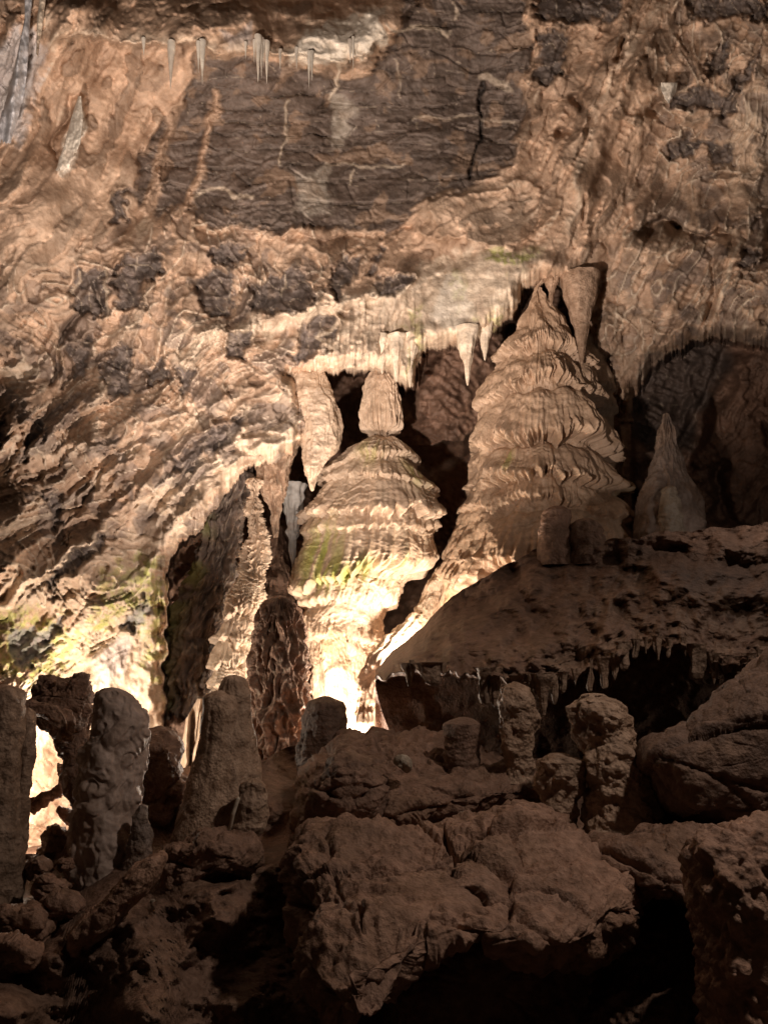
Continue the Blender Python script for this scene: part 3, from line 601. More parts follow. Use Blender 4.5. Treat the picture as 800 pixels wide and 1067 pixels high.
def flow_color(base, greens=(), seed=1, dark=0.0):
    def f(V, U, Y, A, TH):
        c = np.empty(V.shape); c[:] = base
        c *= (1 + .16 * fbm3(V, 2.2, 3, seed) + .12 * perlin2(A / 4, Y / 50, seed + 2))[..., None]
        c = mixc(c, TAN, .45 * sst(0, .6, fbm3(V, 1.8, 3, seed + 5)))
        front = sst(.2, .6, np.cos(TH))
        for (x0, y0, rx, ry, a) in greens:
            g = np.exp(-((U - x0) / rx) ** 2 - ((Y - y0) / ry) ** 2) * a * front * sst(-.5, .4, perlin2(A / 5, Y / 40, seed + 9))
            c = mixc(c, GREEN * 1.25, np.clip(g, 0, 1))
        return c
    return f
FLOW = np.array([.58, .45, .335])

# middle column
prof = [(380, 391, 405), (388, 380, 414), (398, 372, 420), (415, 368, 423), (438, 368, 424), (448, 371, 422), (453, 382, 412), (458, 369, 424), (466, 358, 433), (478, 347, 440), (495, 338, 445), (515, 330, 449), (532, 324, 452), (545, 320, 452), (560, 315, 452), (585, 310, 449), (606, 308, 434), (618, 310, 424), (640, 309, 412), (680, 312, 400), (720, 318, 396), (760, 322, 400), (800, 322, 404), (880, 316, 410)]
edges = [([(300, 450), (500, 452)], .05, 30, 2), ([(320, 500), (370, 482), (440, 478)], .09, 10, 5), ([(300, 540), (345, 538), (385, 545), (420, 534), (460, 541)], .11, 24, 11), ([(330, 498), (400, 505), (440, 512)], .07, 9, 6),
         ([(300, 616), (325, 612), (350, 604), (380, 594), (450, 588)], .13, 38, 12), ([(300, 632), (360, 626), (420, 632)], .08, 10, 5), ([(300, 668), (350, 662), (400, 672)], .05, 12, 4), ([(420, 558), (450, 550)], .05, 10, 5)]
z = lambda U, Y: np.where(Y < 455, .22, 1) * sst(700, 660, Y) * .7 + .3
c0 = tag(lathe('flowstone_column', prof, 10.0, flow_relief(edges, .038, 13, .055, .05, 3, z), flow_color(FLOW * 1.0, [(335, 585, 24, 30, 1.0), (350, 605, 26, 12, 1.0), (375, 600, 22, 10, .9), (385, 480, 14, 14, .5), (432, 500, 10, 16, .6), (345, 690, 16, 22, .5), (420, 590, 10, 18, .4), (385, 740, 12, 25, .4)], 5), M_FLOW, 620, 520, .9, 0.25, smooth=120,
     bands=[('cap', 380, 455), ('upper_tier', 455, 541), ('fringed_tier', 541, 612), ('base', 612, 880)]), 'tall pale bulging flowstone column with a rounded cap, glowing at its foot in the recess', 'column')

# great dome
prof = [(292, 545, 572), (305, 537, 584), (330, 524, 604), (360, 510, 618), (400, 501, 628), (450, 494, 636), (500, 489, 645), (530, 480, 655), (560, 470, 660), (590, 466, 662), (620, 457, 664), (660, 446, 668), (720, 425, 670), (880, 415, 680)]
edges = [([(490, 420), (520, 412), (560, 402), (640, 415)], .13, 13, 9), ([(480, 462), (520, 466), (560, 468), (600, 462), (650, 480)], .22, 22, 12), ([(480, 508), (540, 505), (600, 506), (660, 520)], .20, 15, 12),
         ([(440, 530), (500, 533), (560, 528), (600, 540), (660, 560)], .08, 12, 6), ([(490, 600), (520, 596), (600, 590), (660, 572)], .2, 24, 14), ([(440, 575), (490, 585), (530, 600)], .05, 12, 5), ([(490, 372), (560, 362), (620, 380)], .08, 9, 6)]
z = lambda U, Y: sst(335, 360, Y) * sst(498, 514, U) * sst(645, 612, U) * (.25 + .9 * sst(-.2, .3, fbm2(U / 28, Y / 20, 2, 77))) + .03
tag(lathe('flowstone_dome', prof, 10.1, flow_relief(edges, .035, 12, .075, .09, 23, z, ez=lambda U, Y: (sst(492, 512, U) * sst(655, 632, U)) * .92 + .08), flow_color(FLOW * np.array([.94, .87, .82]), [(648, 540, 12, 25, .8), (520, 490, 5, 12, .6), (458, 622, 8, 25, .8), (588, 590, 10, 16, .5)], 25), M_FLOW, 620, 620, .8, 0.5,
     bands=[('peak', 292, 385), ('upper_tier', 385, 508), ('fringed_tier', 508, 600), ('skirt', 600, 880)]), 'huge cone of tiered brown flowstone rising to the roof right of the dark gap', 'flowstone mound')
# smooth lobe against its right flank
prof = [(345, 600, 622), (370, 598, 632), (400, 600, 640), (430, 603, 642), (470, 610, 645), (500, 612, 655), (530, 610, 660), (570, 608, 661), (620, 600, 662), (860, 596, 672)]
tag(lathe('flowstone_lobe', prof, 10.25, flow_relief([([(590, 408), (650, 402)], .07, 12, 8), ([(590, 430), (650, 428)], .05, 8, 5)], .012, 12, .01, .05, 33), flow_color(FLOW * .7, (), 35), M_FLOW, 240, 160, .8, .2), 'smooth brown flowstone lobe leaning on the right flank of the great cone', 'flowstone lobe')

# root of the great cone running down to the left
def tube(name, pts, relief=.02, color=TAN, mat=None, sc=3.0, n=60, m=None, seed=1, squash=1.0, parent=None, flut=0.0):
    """pts: (px, py, depth, half width px)"""
    pts = np.array(pts, float); k = len(pts); m = m or 40 * k
    t = np.linspace(0, k - 1, m); Q = np.stack([np.interp(t, np.arange(k), pts[:, i]) for i in range(4)], -1)
    for _ in range(3):
        Q[1:-1] = (Q[:-2] + 2 * Q[1:-1] + Q[2:]) / 4
    for _ in range(14): Q[1:-1, :3] = (Q[:-2, :3] + 2 * Q[1:-1, :3] + Q[2:, :3]) / 4
    Cc = P(Q[:, 0], Q[:, 1], Q[:, 2]); r = Q[:, 3] * Q[:, 2] / F
    e = np.linspace(0, 1, m); r = r * np.sqrt(np.clip(np.minimum(e, 1 - e) * 25, 0.0005, 1))
    T = np.gradient(Cc, axis=0); T /= np.linalg.norm(T, axis=1, keepdims=True)
    S = np.cross(T, (0, 1, 0)); S /= np.linalg.norm(S, axis=1, keepdims=True); B = np.cross(T, S)
    th = np.linspace(0, 2 * np.pi, n, endpoint=False)
    dirv = S[:, None] * np.cos(th)[None, :, None] + squash * B[:, None] * np.sin(th)[None, :, None]
    Vt = Cc[:, None] + dirv * r[:, None, None]
    h = relief * fbm3(Vt, sc, 4, seed) * 1.5 + flut * perlin2(th[None, :] * 3 + 0 * t[:, None], t[:, None] * 1.0 + 0 * th[None, :], seed)
    Vt = Vt + dirv * (h * np.clip(r / .05, 0, 1)[:, None])[..., None]
    return mesh_obj(name, Vt, grid_faces(m, n, True).reshape(-1, 4), tint(Vt, color, seed), mat or M_MUD, parent)
tag(tube('flowstone_root', [(462, 590, 9.9, 7), (450, 618, 9.8, 9), (440, 642, 9.6, 9), (420, 662, 9.3, 10), (396, 690, 8.9, 13), (382, 730, 8.9, 12), (378, 820, 8.9, 14)], .03, FLOW * .85, M_FLOW, 5, 70, seed=5, flut=.03), 'pale rope of flowstone curving down left from the foot of the great cone', 'flowstone root')

# shingled column on the left, with the drapery hanging at its foot
prof = [(498, 262, 270), (515, 256, 274), (530, 254, 274), (550, 250, 284), (575, 246, 289), (600, 241, 285), (635, 233, 270), (660, 226, 263), (700, 218, 262), (740, 208, 262), (850, 204, 262)]
edges = [([(200, 640), (290, 636)], .10, 16, 6), ([(200, 668), (290, 664)], .08, 12, 6), ([(200, 690), (290, 692)], .10, 14, 8), ([(200, 715), (290, 712)], .05, 10, 4), ([(240, 538), (290, 530)], .05, 8, 4)]
tag(lathe('shingled_column', prof, 9.4, flow_relief(edges, .11, 11, .03, .05, 43, lambda U, Y: 1.2 * sst(660, 620, Y) + .2, lean=-.3), flow_color(FLOW * .9, [(250, 510, 10, 10, .3)], 45), M_FLOW, 420, 240, .8, .15,
     bands=[('scaly_shaft', 498, 628), ('draped_shaft', 628, 850)]), 'slender pink column covered in overlapping scales, left of the dark cleft', 'column')
def ribbon(name, left, right, d, parent=None, thick=.05, wav=.05, col=FLOW, mat=None, ny=160, nx=60, seed=1, teeth=6, fold=9.0):
    """a hanging stone curtain with folds and thickness: left/right are (py, px) outlines"""
    y0, y1 = left[0][0], left[-1][0]; s = np.linspace(0, 1, nx)[None]; y = np.linspace(y0, y1, ny)[:, None]
    xl = np.interp(y, *zip(*left)); xr = np.interp(y, *zip(*right)); Xr = xl + (xr - xl) * s
    yb = y + 0 * s; yb = y0 + (yb - y0) * (1 - (teeth / max(1, (y1 - y0))) * np.abs(perlin2(Xr / 4, yb * 0, seed)) * 2)
    Dp = d - wav * np.sin(Xr / fold * 2 * np.pi / 2 + yb / 40 + 1.5 * perlin2(Xr / 20, yb / 30, seed)) - thick * .6 * (np.sin(np.pi * s) ** .5) - .02 * fbm2(Xr / 9, yb / 14, 3, seed)
    front = P(Xr, yb, Dp); bk = P(Xr, yb, Dp + thick * (.3 + np.sin(np.pi * s)))
    Vr = np.concatenate([front, bk[:, ::-1]], 1)
    Vr = np.concatenate([Vr.mean(1, keepdims=True)[:1].repeat(Vr.shape[1], 1), Vr, np.broadcast_to(((Vr[-1] + Vr[-1, ::-1]) / 2)[None], (1,) + Vr[-1].shape)])
    return mesh_obj(name, Vr, grid_faces(Vr.shape[0], Vr.shape[1], True).reshape(-1, 4), tint(Vr, col, seed), mat or M_FLOW, parent)
t = empty('flowstone_curtain', PT(205, 735, 9.0)); bpy.context.view_layer.update()
ribbon('fold', [(728, 206), (750, 194), (775, 190), (790, 186), (812, 189)], [(728, 216), (750, 207), (775, 204), (795, 200), (812, 194)], 9.05, t, .12, .09, FLOW, seed=3, teeth=5, fold=6)
ribbon('fold', [(722, 215), (745, 208), (770, 205), (790, 199), (812, 193)], [(722, 230), (745, 220), (765, 212), (785, 206), (812, 199)], 9.0, t, .12, .09, FLOW, seed=8, teeth=5, fold=6)
tag(t, 'wavy double fold of yellowish stone curtain hanging below the scaly pink column', 'stone curtain')

# bark-like rough columns
def bark_relief(seed, A0=.08):
    def f(V, U, Y, A, TH):
        a = A + 5 * perlin2(A / 20, Y / 30, seed)
        h = A0 * (ridged2(a / 9, Y / 34, 3, seed) - .9) + .5 * A0 * terrace(fbm2(a / 16, Y / 22, 3, seed + 3), 5, .12) * 1.5 + .05 * fbm3(V, 2, 3, seed + 5)
        return h
    return f
def bark_color(seed, base, green=0):
    def f(V, U, Y, A, TH):
        c = tint(V, base, seed, .4, 3); 
        c = mixc(c, CREAM * .7, .5 * sst(1.2, 1.5, ridged2(A / 9, Y / 34, 3, seed)))
        if green: c = mixc(c, GREEN * .7, green * sst(.1, -.9, np.sin(TH)) * sst(-.3, .3, fbm3(V, 3, 2, seed + 1)))
        return c
    return f
tag(lathe('rough_column', [(480, 222, 262), (505, 226, 262), (540, 214, 252), (575, 210, 246), (605, 204, 242), (628, 186, 236), (650, 172, 234), (690, 168, 228), (730, 164, 222), (860, 166, 222)], 9.9, bark_relief(53, .09), bark_color(54, GREY * .75, .7), M_WALL, 320, 200, .8, .2, top_round=False),
    'dark craggy column with green tinged left edge, under the low end of the lip', 'column')
tag(lathe('rough_pillar', [(622, 282, 304), (635, 273, 311), (650, 266, 316), (700, 260, 320), (740, 262, 321), (765, 266, 320), (840, 262, 318)], 8.7, bark_relief(63, .07), bark_color(64, MUD * 1.35), M_MUD, 260, 200, .8, .1),
    'dim brown craggy pillar between the scaly column and the glowing middle column', 'pillar')
tag(lathe('hanging_rock', [(455, 262, 312), (480, 266, 306), (500, 268, 300), (520, 276, 296), (540, 283, 291), (560, 286, 289)], 9.4, bark_relief(73, .04), bark_color(74, TAN * .8), M_MUD, 120, 90, .6, 0, top_round=False), 'dull brown tapered rock hanging under the lip above the dark cleft', 'stalactite')
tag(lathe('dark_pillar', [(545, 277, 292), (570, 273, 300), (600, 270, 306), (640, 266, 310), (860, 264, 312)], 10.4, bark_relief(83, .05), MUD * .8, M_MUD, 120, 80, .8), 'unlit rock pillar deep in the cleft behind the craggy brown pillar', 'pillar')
# block hanging from the lip left of the middle column
tag(lathe('hanging_block', [(372, 298, 334), (400, 300, 345), (425, 304, 354), (450, 308, 358), (468, 313, 354), (482, 317, 342), (498, 320, 333), (512, 323, 327)], 9.15,
    lambda V, U, Y, A, TH: .05 * fbm3(V, 2.5, 4, 12) + .05 * terrace(fbm3(V * np.array([1, 1, .5]), 3, 3, 13), 3, .1) + .012 * fbm3(V, 14, 3, 14) + .02 * perlin2(A / 7, Y / 60, 15), lambda V, *a: tint(V, FLOW * .85, 12), M_FLOW, 300, 200, .7, 0, top_round=False, bottom_round=True),
    'smooth tan block of flowstone hanging from the lip left of the middle column', 'hanging rock')

# stalactites on the lip
def stal(name, x, y0, y1, wd, d, col=TAN, mat=None, label=None, seed=1, group=None, cat='stalactite', lean=0, knob=.02, parent=None, ny=90, nx=48, blunt=False):
    H_ = y1 - y0; k = [0, .12, .3, .55, .8, 1]; wf = [1.3, 1, .8, .68, .6, .35] if blunt else [1.15, 1, .8, .5, .24, .06]
    rs = random.Random(seed)
    pr = [(y0 + H_ * a, x + lean * a - wd * b * (1 + .1 * rs.uniform(-1, 1)), x + lean * a + wd * b * (1 + .1 * rs.uniform(-1, 1))) for a, b in zip(k, wf)]
    o = lathe(name, pr, d, lambda V, U, Y, A, TH: knob * fbm3(V, 5, 3, seed) + knob * .6 * perlin2(A / 2.5, Y / 30, seed), lambda V, *a: tint(V, col, seed), mat or M_FLOW, ny, nx, 1, 0, parent, top_round=False, bottom_round=True)
    if label: tag(o, label, cat, group)
    return o
stal('stalactite', 305, 505, 592, 12, 9.9, np.array([.40, .39, .37]), M_CALC, 'small pale grey stalactite in the dark cleft left of the glowing middle column', 14, knob=.05)
stal('stalactite', 603, 288, 380, 18, 9.35, TAN * 1.0, M_MUD, 'big blunt grey brown stalactite hanging beside the tip of the great cone', 5, lean=3, knob=.025)
stal('stalactite', 574, 268, 318, 12, 9.4, TAN * 1.05, M_MUD, 'stubby rough stalactite between the pale lip and the big grey brown one', 6, knob=.05)
stal('stalactite', 486, 342, 402, 12, 9.0, CREAM, M_FLOW, 'cream fang shaped stalactite alone under the lip above the dark gap', 7, lean=1, knob=.02)
stal('stalactite', 505, 330, 376, 10, 9.15, CREAM * .9, M_FLOW, 'short cream stalactite where the lip meets the great cone', 8)
stal('stalactite', 427, 350, 404, 9, 8.95, CREAM, M_FLOW, 'long yellowish stalactite at the right end of the lip curtain', 9, knob=.03)
stal('stalactite', 413, 350, 398, 9, 8.92, CREAM, M_FLOW, 'short ribbed stalactite in the lip curtain over the middle column', 10, knob=.03)
stal('stalactite', 398, 350, 390, 8, 8.95, CREAM, M_FLOW, 'stub stalactite of the lip curtain touching the column cap', 11, knob=.03)
# soda straws
k = 0
for (x, y0, y1, wd) in [(179, 50, 93, 2.6), (207, 50, 76, 1.5), (211, 49, 88, 2.2), (269, 44, 86, 2.2), (272.5, 46, 82, 1.3), (278, 50, 87, 2.0), (274.5, 48, 70, 1.0), (265, 48, 66, 1.0), (309, 56, 72, 1.2), (322, 60, 92, 1.2), (325, 60, 84, 1.5), (365, 48, 66, 1.4), (256, 50, 62, 1.0), (292, 58, 72, 1.2), (150, 46, 58, 1.4), (368, 45, 74, 1.0)]:
    lab = {0: 'single long white straw stalactite set apart under the high ledge', 2: 'longer of the two white straws hanging close together under the high ledge', 3: 'longest white straw of the tight cluster under the high ledge', 5: 'second thick white straw in the tight cluster under the high ledge'}.get(k, {1: 'shorter of the two white straws hanging close together under the high ledge', 4: 'thin straw between the two thick ones of the tight cluster', 6: 'very thin straw in the middle of the tight cluster', 7: 'short thin straw left of the longest straw of the cluster', 8: 'lone short straw halfway between the tight cluster and the next pair', 9: 'left one of the straw pair right of the tight cluster',
            10: 'right one of the straw pair right of the tight cluster', 11: 'shorter straw of the pair at the cream right end of the high ledge', 12: 'tiny straw left of the tight cluster', 13: 'tiny straw just right of the tight cluster', 14: 'tiny straw furthest left under the high ledge', 15: 'longer straw of the pair at the cream right end of the high ledge'}.get(k))
    dd = wall_depth(x, y0 - 7, 3) + .03
    stal('straw_stalactite', x, y0 - 6, y1, wd * 1.8, dd - .03, WHITE, M_CALC, lab, 100 + k, 'white straw stalactites under the high ledge', 'straw stalactite', lean=-1.2 if k == 0 else 0, knob=.006, ny=50, nx=16)
    k += 1
tag(ribbon('white_drapery', [(100, 82), (125, 74), (150, 68), (178, 58)], [(100, 85), (125, 87), (150, 84), (188, 66)], 7.55, None, .05, .02, WHITE * .95, M_CALC, seed=31, teeth=3), 'white leaf shaped drapery on the brown wall near the upper left corner', 'drapery')
for i, (a, b, c) in enumerate([((38, 0), (26, 0), 150), ((52, 0), (40, 20), 60)]):
    pass
tag(ribbon('bluish_drapery', [(-20, 26), (20, 26), (60, 18), (100, 8), (150, -6)], [(-20, 36), (20, 32), (60, 30), (100, 26), (148, 12)], 6.75, None, .08, .05, BLUE, M_CALC, seed=33, teeth=8), 'bluish white pleated drapery at the left edge high up', 'drapery')
tag(ribbon('thin_drapery', [(-20, 44), (20, 39), (60, 38)], [(-20, 50), (20, 46), (60, 40)], 6.8, None, .04, .02, CREAM, M_CALC, seed=35, teeth=3), 'narrow cream drapery strip beside the bluish one high on the left', 'drapery')
tag(ribbon('white_flake', [(86, 688), (96, 689), (108, 694)], [(86, 706), (96, 704), (108, 697)], 8.4, None, .05, .02, WHITE, M_CALC, seed=37, teeth=3, ny=60), 'small white stone flake hanging over a dark hollow high on the right', 'stalactite')

# ------------------------------------------------------------------ the ledge on the right
lx = np.arange(391, 1180, 2.2)
ytop = interp([(380, 712), (395, 694), (410, 678), (440, 653), (470, 622), (520, 592), (556, 574), (600, 569), (640, 563), (690, 554), (740, 552), (800, 545), (1180, 520)], lx)
ylip = interp([(380, 714), (395, 702), (430, 697), (470, 699), (500, 702), (540, 710), (575, 712), (600, 704), (620, 690), (640, 690), (655, 674), (690, 669), (712, 672), (735, 686), (760, 692), (780, 690), (800, 682), (1180, 660)], lx) + 3.5 * fbm2(lx / 22, lx * 0, 3, 699) * (lx > 400)
ytop = ytop + 3.0 * fbm2(lx / 26, lx * 0, 4, 698)
dl = interp([(380, 7.2), (430, 6.6), (560, 6.2), (700, 6.0), (800, 5.9), (1180, 5.2)], lx)
rows = []
def seg(n): return np.linspace(0, 1, n, endpoint=False)[:, None]
for s in seg(20): rows.append((lx, ytop + (10 + 150 * sst(545, 480, lx)) * (1 - s) ** .8, dl + 1.6 + (1 - s) * (2.0 - 1.7 * sst(545, 480, lx)), 0 * lx))          # behind the crest
for s in seg(190): rows.append((lx, ytop + (ylip - ytop) * s, dl + 1.6 - 1.6 * s ** 1.2, 1 + 0 * lx))
for s in seg(40): rows.append((lx + 0 * s, ylip + 6 * s, np.minimum(dl + 1.5 * s, 8.1), 2 + 0 * lx))
for s in seg(70): rows.append((lx + np.where(lx < 460, (460 - lx) / 70, 0) * 38 * s ** 1.4, ylip + 6 + (810 - ylip - 6) * s, np.minimum(dl + 1.5 + .3 * s, 8.1), 3 + 0 * lx))
LX, LY, LD, LK = (np.array([np.broadcast_to(r[i], lx.shape) for r in rows], float) for i in range(4))
LW = LX + 5 * fbm2(LX / 25, LY / 25, 3, 701); LV = LY + 5 * fbm2(LX / 25, LY / 25, 3, 703)
roughr = sst(-18, 18, poly_sdf(LX, LY, [(505, 715), (520, 660), (560, 680), (600, 640), (640, 590), (670, 580), (720, 620), (770, 610), (830, 600), (830, 720)]))
Hl = .17 * fbm2(LX / 70, LY / 50, 3, 711) + .05 * terrace(fbm2(LW / 40, LV / 34, 3, 712), 2.5, .1) + .035 * fbm2(LX / 18, LY / 16, 3, 713) + .008 * fbm2(LX / 5, LY / 5, 2, 714)
Hl += roughr * (.07 * terrace(fbm2(LW / 22, LV / 22, 3, 715), 4, .12) + .05 * (ridged2(LW / 16, LV / 22, 3, 717) - .8) + .03 * fbm2(LW / 5, LV / 6, 2, 719))
for pts, A, up, dn in [([(618, 680), (625, 655), (636, 635), (645, 615), (658, 605)], .14, 26, 3), ([(640, 592), (672, 588), (700, 610), (730, 630)], .12, 4, 30), ([(500, 705), (545, 690), (590, 690)], .06, 8, 3)]:
    d, t_, s_ = line_dist(LW, LV, pts); Hl += A * np.where(s_ > 0, np.exp(-d / up), np.exp(-d / dn)) * sst(0, .1, t_) * sst(1, .9, t_)
for pts, A, wd in [([(528, 592), (545, 625), (565, 648)], -.16, 9), ([(620, 672), (632, 640), (644, 618)], .08, 4), ([(600, 590), (690, 575), (800, 590)], -.12, 10), ([(655, 612), (645, 640), (668, 655)], -.12, 6), ([(735, 630), (760, 618), (800, 620)], .14, 14), ([(600, 640), (612, 655)], -.1, 8), ([(698, 570), (712, 572)], -.15, 5)]:
    d, t_, s_ = line_dist(LW, LV, pts); Hl += A * np.exp(-(d / wd) ** 2)
kn = sst(-10, 10, poly_sdf(LX, LY, [(740, 625), (765, 612), (840, 605), (840, 690), (750, 690)]))
w1, w2, wv_ = worley2(LW / 9, LV / 11, 727); Hl += kn * .05 * (1 - w1)
lipn = np.exp(-((LY - np.broadcast_to(ylip, LY.shape)) / 9) ** 2) * (LK <= 2)
Hl += np.exp(-(np.clip(ylip - LY, 0, 99) / 26)) * (LK == 1) * .06 * fbm2(LX / 13, LY / 9, 3, 733)
Hl += lipn * (.07 * np.abs(perlin2(LX / 7, LY / 60, 731)))
Hl += (LK == 1) * (.012 * fbm2(LX / 4, LY / 4, 2, 751) + .04 * (.35 + roughr) * np.clip(ridged2(LW / 30, LV / 24, 2, 753) - 1.0, -.4, .5))
Hl *= np.where(LK == 0, .3, 1) * np.where(LK == 3, .3, 1)
drp = np.where(LK >= 1, 1, 0) * (5 * np.abs(perlin2(LX / 6, LX * 0, 735)) + 9 * np.clip(fbm2(LX / 17, LX * 0, 2, 737), 0, 1)) * np.exp(-np.abs(LY - ylip) / 7)
Vl = P(LX, LY + drp, LD - Hl)
Cl = tint(Vl, MUD * 1.0, 75); Cl = mixc(Cl, TAN * .75, .55 * roughr * sst(-.4, .6, fbm2(LX / 20, LY / 20, 3, 741))); Cl = mixc(Cl, MUD * .55, .6 * sst(-8, 8, poly_sdf(LX, LY, [(660, 570), (760, 580), (820, 570), (830, 600), (720, 612)])))
tag(mesh_obj('rock_ledge', Vl, grid_faces(*LX.shape).reshape(-1, 4), Cl, M_MUD), 'broad smooth muddy ledge overhanging the black hollow on the right', 'rock ledge')
LEDGE = [(424, 7, 14, 'nub'), (430, 6, 12, ''), (446, 13, 30, ''), (454, 5, 16, ''), (462, 4, 10, ''), (505, 9, 34, ''), (514, 8, 34, ''), (520, 4, 26, ''), (541, 9, 16, ''), (556, 10, 18, ''), (566, 13, 30, ''), (578, 5, 20, ''), (586, 7, 14, ''), (600, 6, 18, ''), (616, 5, 36, ''), (628, 8, 22, ''), (641, 9, 24, ''), (650, 8, 18, ''),
         (662, 5, 14, ''), (672, 5, 12, ''), (684, 6, 16, ''), (697, 5, 14, ''), (712, 6, 20, ''), (722, 9, 34, ''), (731, 6, 16, ''), (744, 11, 30, ''), (755, 5, 14, ''), (768, 6, 14, ''), (780, 5, 12, ''), (792, 6, 14, '')]
ORD = ['first', 'second', 'third', 'fourth', 'fifth', 'sixth', 'seventh', 'eighth']
def LEDGE_LABEL(i):
    marks = [(2, 'the fat leaning one'), (6, 'the long paired ones'), (10, 'the thick blunt one'), (14, 'the thin long one'), (23, 'the long one on the rough part'), (25, 'the bulb ended one')]
    if i < 2: return 'short muddy ledge stalactite, %s from the left tip of the ledge' % ORD[i]
    m = [q for q in marks if q[0] < i][-1]
    return 'short muddy ledge stalactite, %s to the right of %s' % (ORD[i - m[0] - 1], m[1])
for i, (x, wd, L_, _) in enumerate(LEDGE):
    yl = float(np.interp(x, lx, ylip)); dd = float(np.interp(x, lx, dl))
    lab = {2: 'fat leaning stalactite at the smooth left part of the ledge rim', 5: 'left one of the long paired stalactites under the middle of the ledge', 6: 'right one of the long paired stalactites under the middle of the ledge', 10: 'thick blunt stalactite of the ledge just right of the leaning brown stalagmite', 14: 'thin long stalactite reaching down to the tall knobbly stalagmite', 23: 'long stalactite under the rough right part of the ledge', 25: 'swollen bulb ended stalactite near the right end of the ledge'}.get(i) or LEDGE_LABEL(i)
    stal('ledge_stalactite', x, yl - 8, yl + L_ * random.Random(i * 7).uniform(.45, 1.3), wd * random.Random(i * 3).uniform(.5, 1.1), dd - .02, TAN * .6, M_MUD, lab, 200 + i, 'small stalactites fringing the muddy ledge', 'stalactite', lean=5 if i == 2 else random.Random(i).uniform(-2, 2), knob=.05, ny=60, nx=30, blunt=i % 3 != 1)

# ------------------------------------------------------------------ stalagmites
def knobbly(amp, seed, sc=7):
    return lambda V, U, Y, A, TH: amp * (1.1 * (.5 - worley3(V, sc, seed)) + .6 * (.5 - worley3(V, sc * 2.3, seed + 4)) + .8 * fbm3(V, 2.2, 3, seed + 8) + .35 * fbm3(V, 16, 3, seed + 9))
def smooth_r(amp, seed):
    return lambda V, U, Y, A, TH: amp * (fbm3(V, 2.0, 4, seed) * 1.3 + .3 * fbm3(V, 13, 3, seed + 2) + .5 * np.clip(fbm3(V * np.array([1, 1, 3.0]), 3.2, 3, seed + 5), -.3, 1) + .35 * perlin2(A / 8, Y / 55, seed + 6) - .5 * np.clip(ridged3(V, 3, 2, seed + 7) - 1.2, 0, .4))
def stalagmite(prof, d, label, rel, col, mat=None, ny=200, nx=160, name='stalagmite', **k):
    return tag(lathe(name, prof, d, rel, lambda V, *a: tint(V, col, int(prof[0][0])), mat or M_MUD, ny, nx, **k), label, 'stalagmite')
BR = TAN * .8
stalagmite([(747, 471, 493), (754, 467, 496), (770, 466, 497), (800, 465, 498)], 5.7, 'small flat topped stalagmite in the shade under the ledge', smooth_r(.03, 3), MUD * .9)
stalagmite([(710, 524, 547), (718, 520, 551), (738, 518, 556), (748, 520, 559), (765, 520, 556), (785, 522, 552), (815, 520, 556)], 5.5, 'leaning brown stalagmite whose tip touches the ledge rim', knobbly(.045, 11, 5), BR)
stalagmite([(784, 568, 597), (792, 562, 603), (808, 562, 605), (828, 562, 600), (850, 566, 600), (880, 566, 602)], 5.0, 'squat knobbly stalagmite in front of the tall knobbly one', knobbly(.055, 21, 6), BR)
stalagmite([(722, 594, 643), (730, 588, 652), (745, 589, 655), (758, 594, 653), (775, 602, 658), (800, 607, 668), (830, 610, 677), (860, 612, 685), (890, 612, 690)], 4.95, 'tallest knobbly stalagmite on the right with a wide lumpy head', knobbly(.07, 31, 5), BR * 1.03, ny=300, nx=240)
stalagmite([(716, 108, 124), (722, 103, 136), (732, 102, 139), (742, 101, 146), (758, 97, 147), (775, 94, 147), (800, 88, 145), (840, 80, 143), (880, 74, 143), (930, 70, 142), (985, 66, 135)], 5.4, 'grey blocky stalagmite leaning left with a broken stepped top', lambda V, U, Y, A, TH: .03 * terrace(fbm3(V, 3, 3, 5), 4, .1) * 2 + .035 * (.5 - worley3(V, 8, 7)) + .02 * fbm3(V, 9, 3, 8), GREY * 1.9, M_WALL, ny=280, nx=200)
t = empty('stalagmite', PT(225, 905, 5.35)); bpy.context.view_layer.update()
lathe('main_cone', [(703, 237, 250), (712, 232, 256), (722, 229, 259), (745, 222, 261), (775, 214, 265), (805, 206, 268), (840, 198, 267), (880, 196, 262), (930, 186, 256)], 5.45, smooth_r(.02, 41), lambda V, *a: tint(V, TAN * 1.05, 9), M_MUD, 240, 200, parent=t)
lathe('side_lobe', [(719, 219, 240), (727, 214, 248), (750, 211, 252), (790, 203, 254), (830, 193, 252), (870, 184, 246), (910, 174, 232), (940, 168, 230)], 5.38, smooth_r(.02, 51), lambda V, *a: tint(V, TAN * 1.0, 10), M_MUD, 220, 180, parent=t)
tag(t, 'smooth brown stalagmite with a lower shoulder, right of the grey leaning one', 'stalagmite')
stalagmite([(811, 258, 271), (818, 251, 275), (832, 248, 277), (850, 246, 277), (865, 242, 270), (885, 238, 263), (930, 230, 258)], 5.1, 'short stalagmite joined to the right foot of the smooth brown one', smooth_r(.04, 61), BR)
tag(tube('calcite_vein', [(249, 830, 5.0, 2), (243, 848, 5.0, 2.2), (241, 858, 5.02, 1.8), (238, 868, 5.05, 1.5)], .005, CREAM * .8, M_CALC, 6, 20, seed=3), 'thin pale calcite vein on the foot of the smooth brown stalagmite', 'calcite vein')
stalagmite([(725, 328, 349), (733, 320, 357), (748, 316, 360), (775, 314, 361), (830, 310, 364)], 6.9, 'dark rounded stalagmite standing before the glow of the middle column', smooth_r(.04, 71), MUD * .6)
stalagmite([(527, 571, 589), (533, 566, 592), (550, 563, 594), (590, 561, 596)], 7.8, 'taller dark stump on the crest of the ledge', smooth_r(.03, 81), MUD * 1.3)
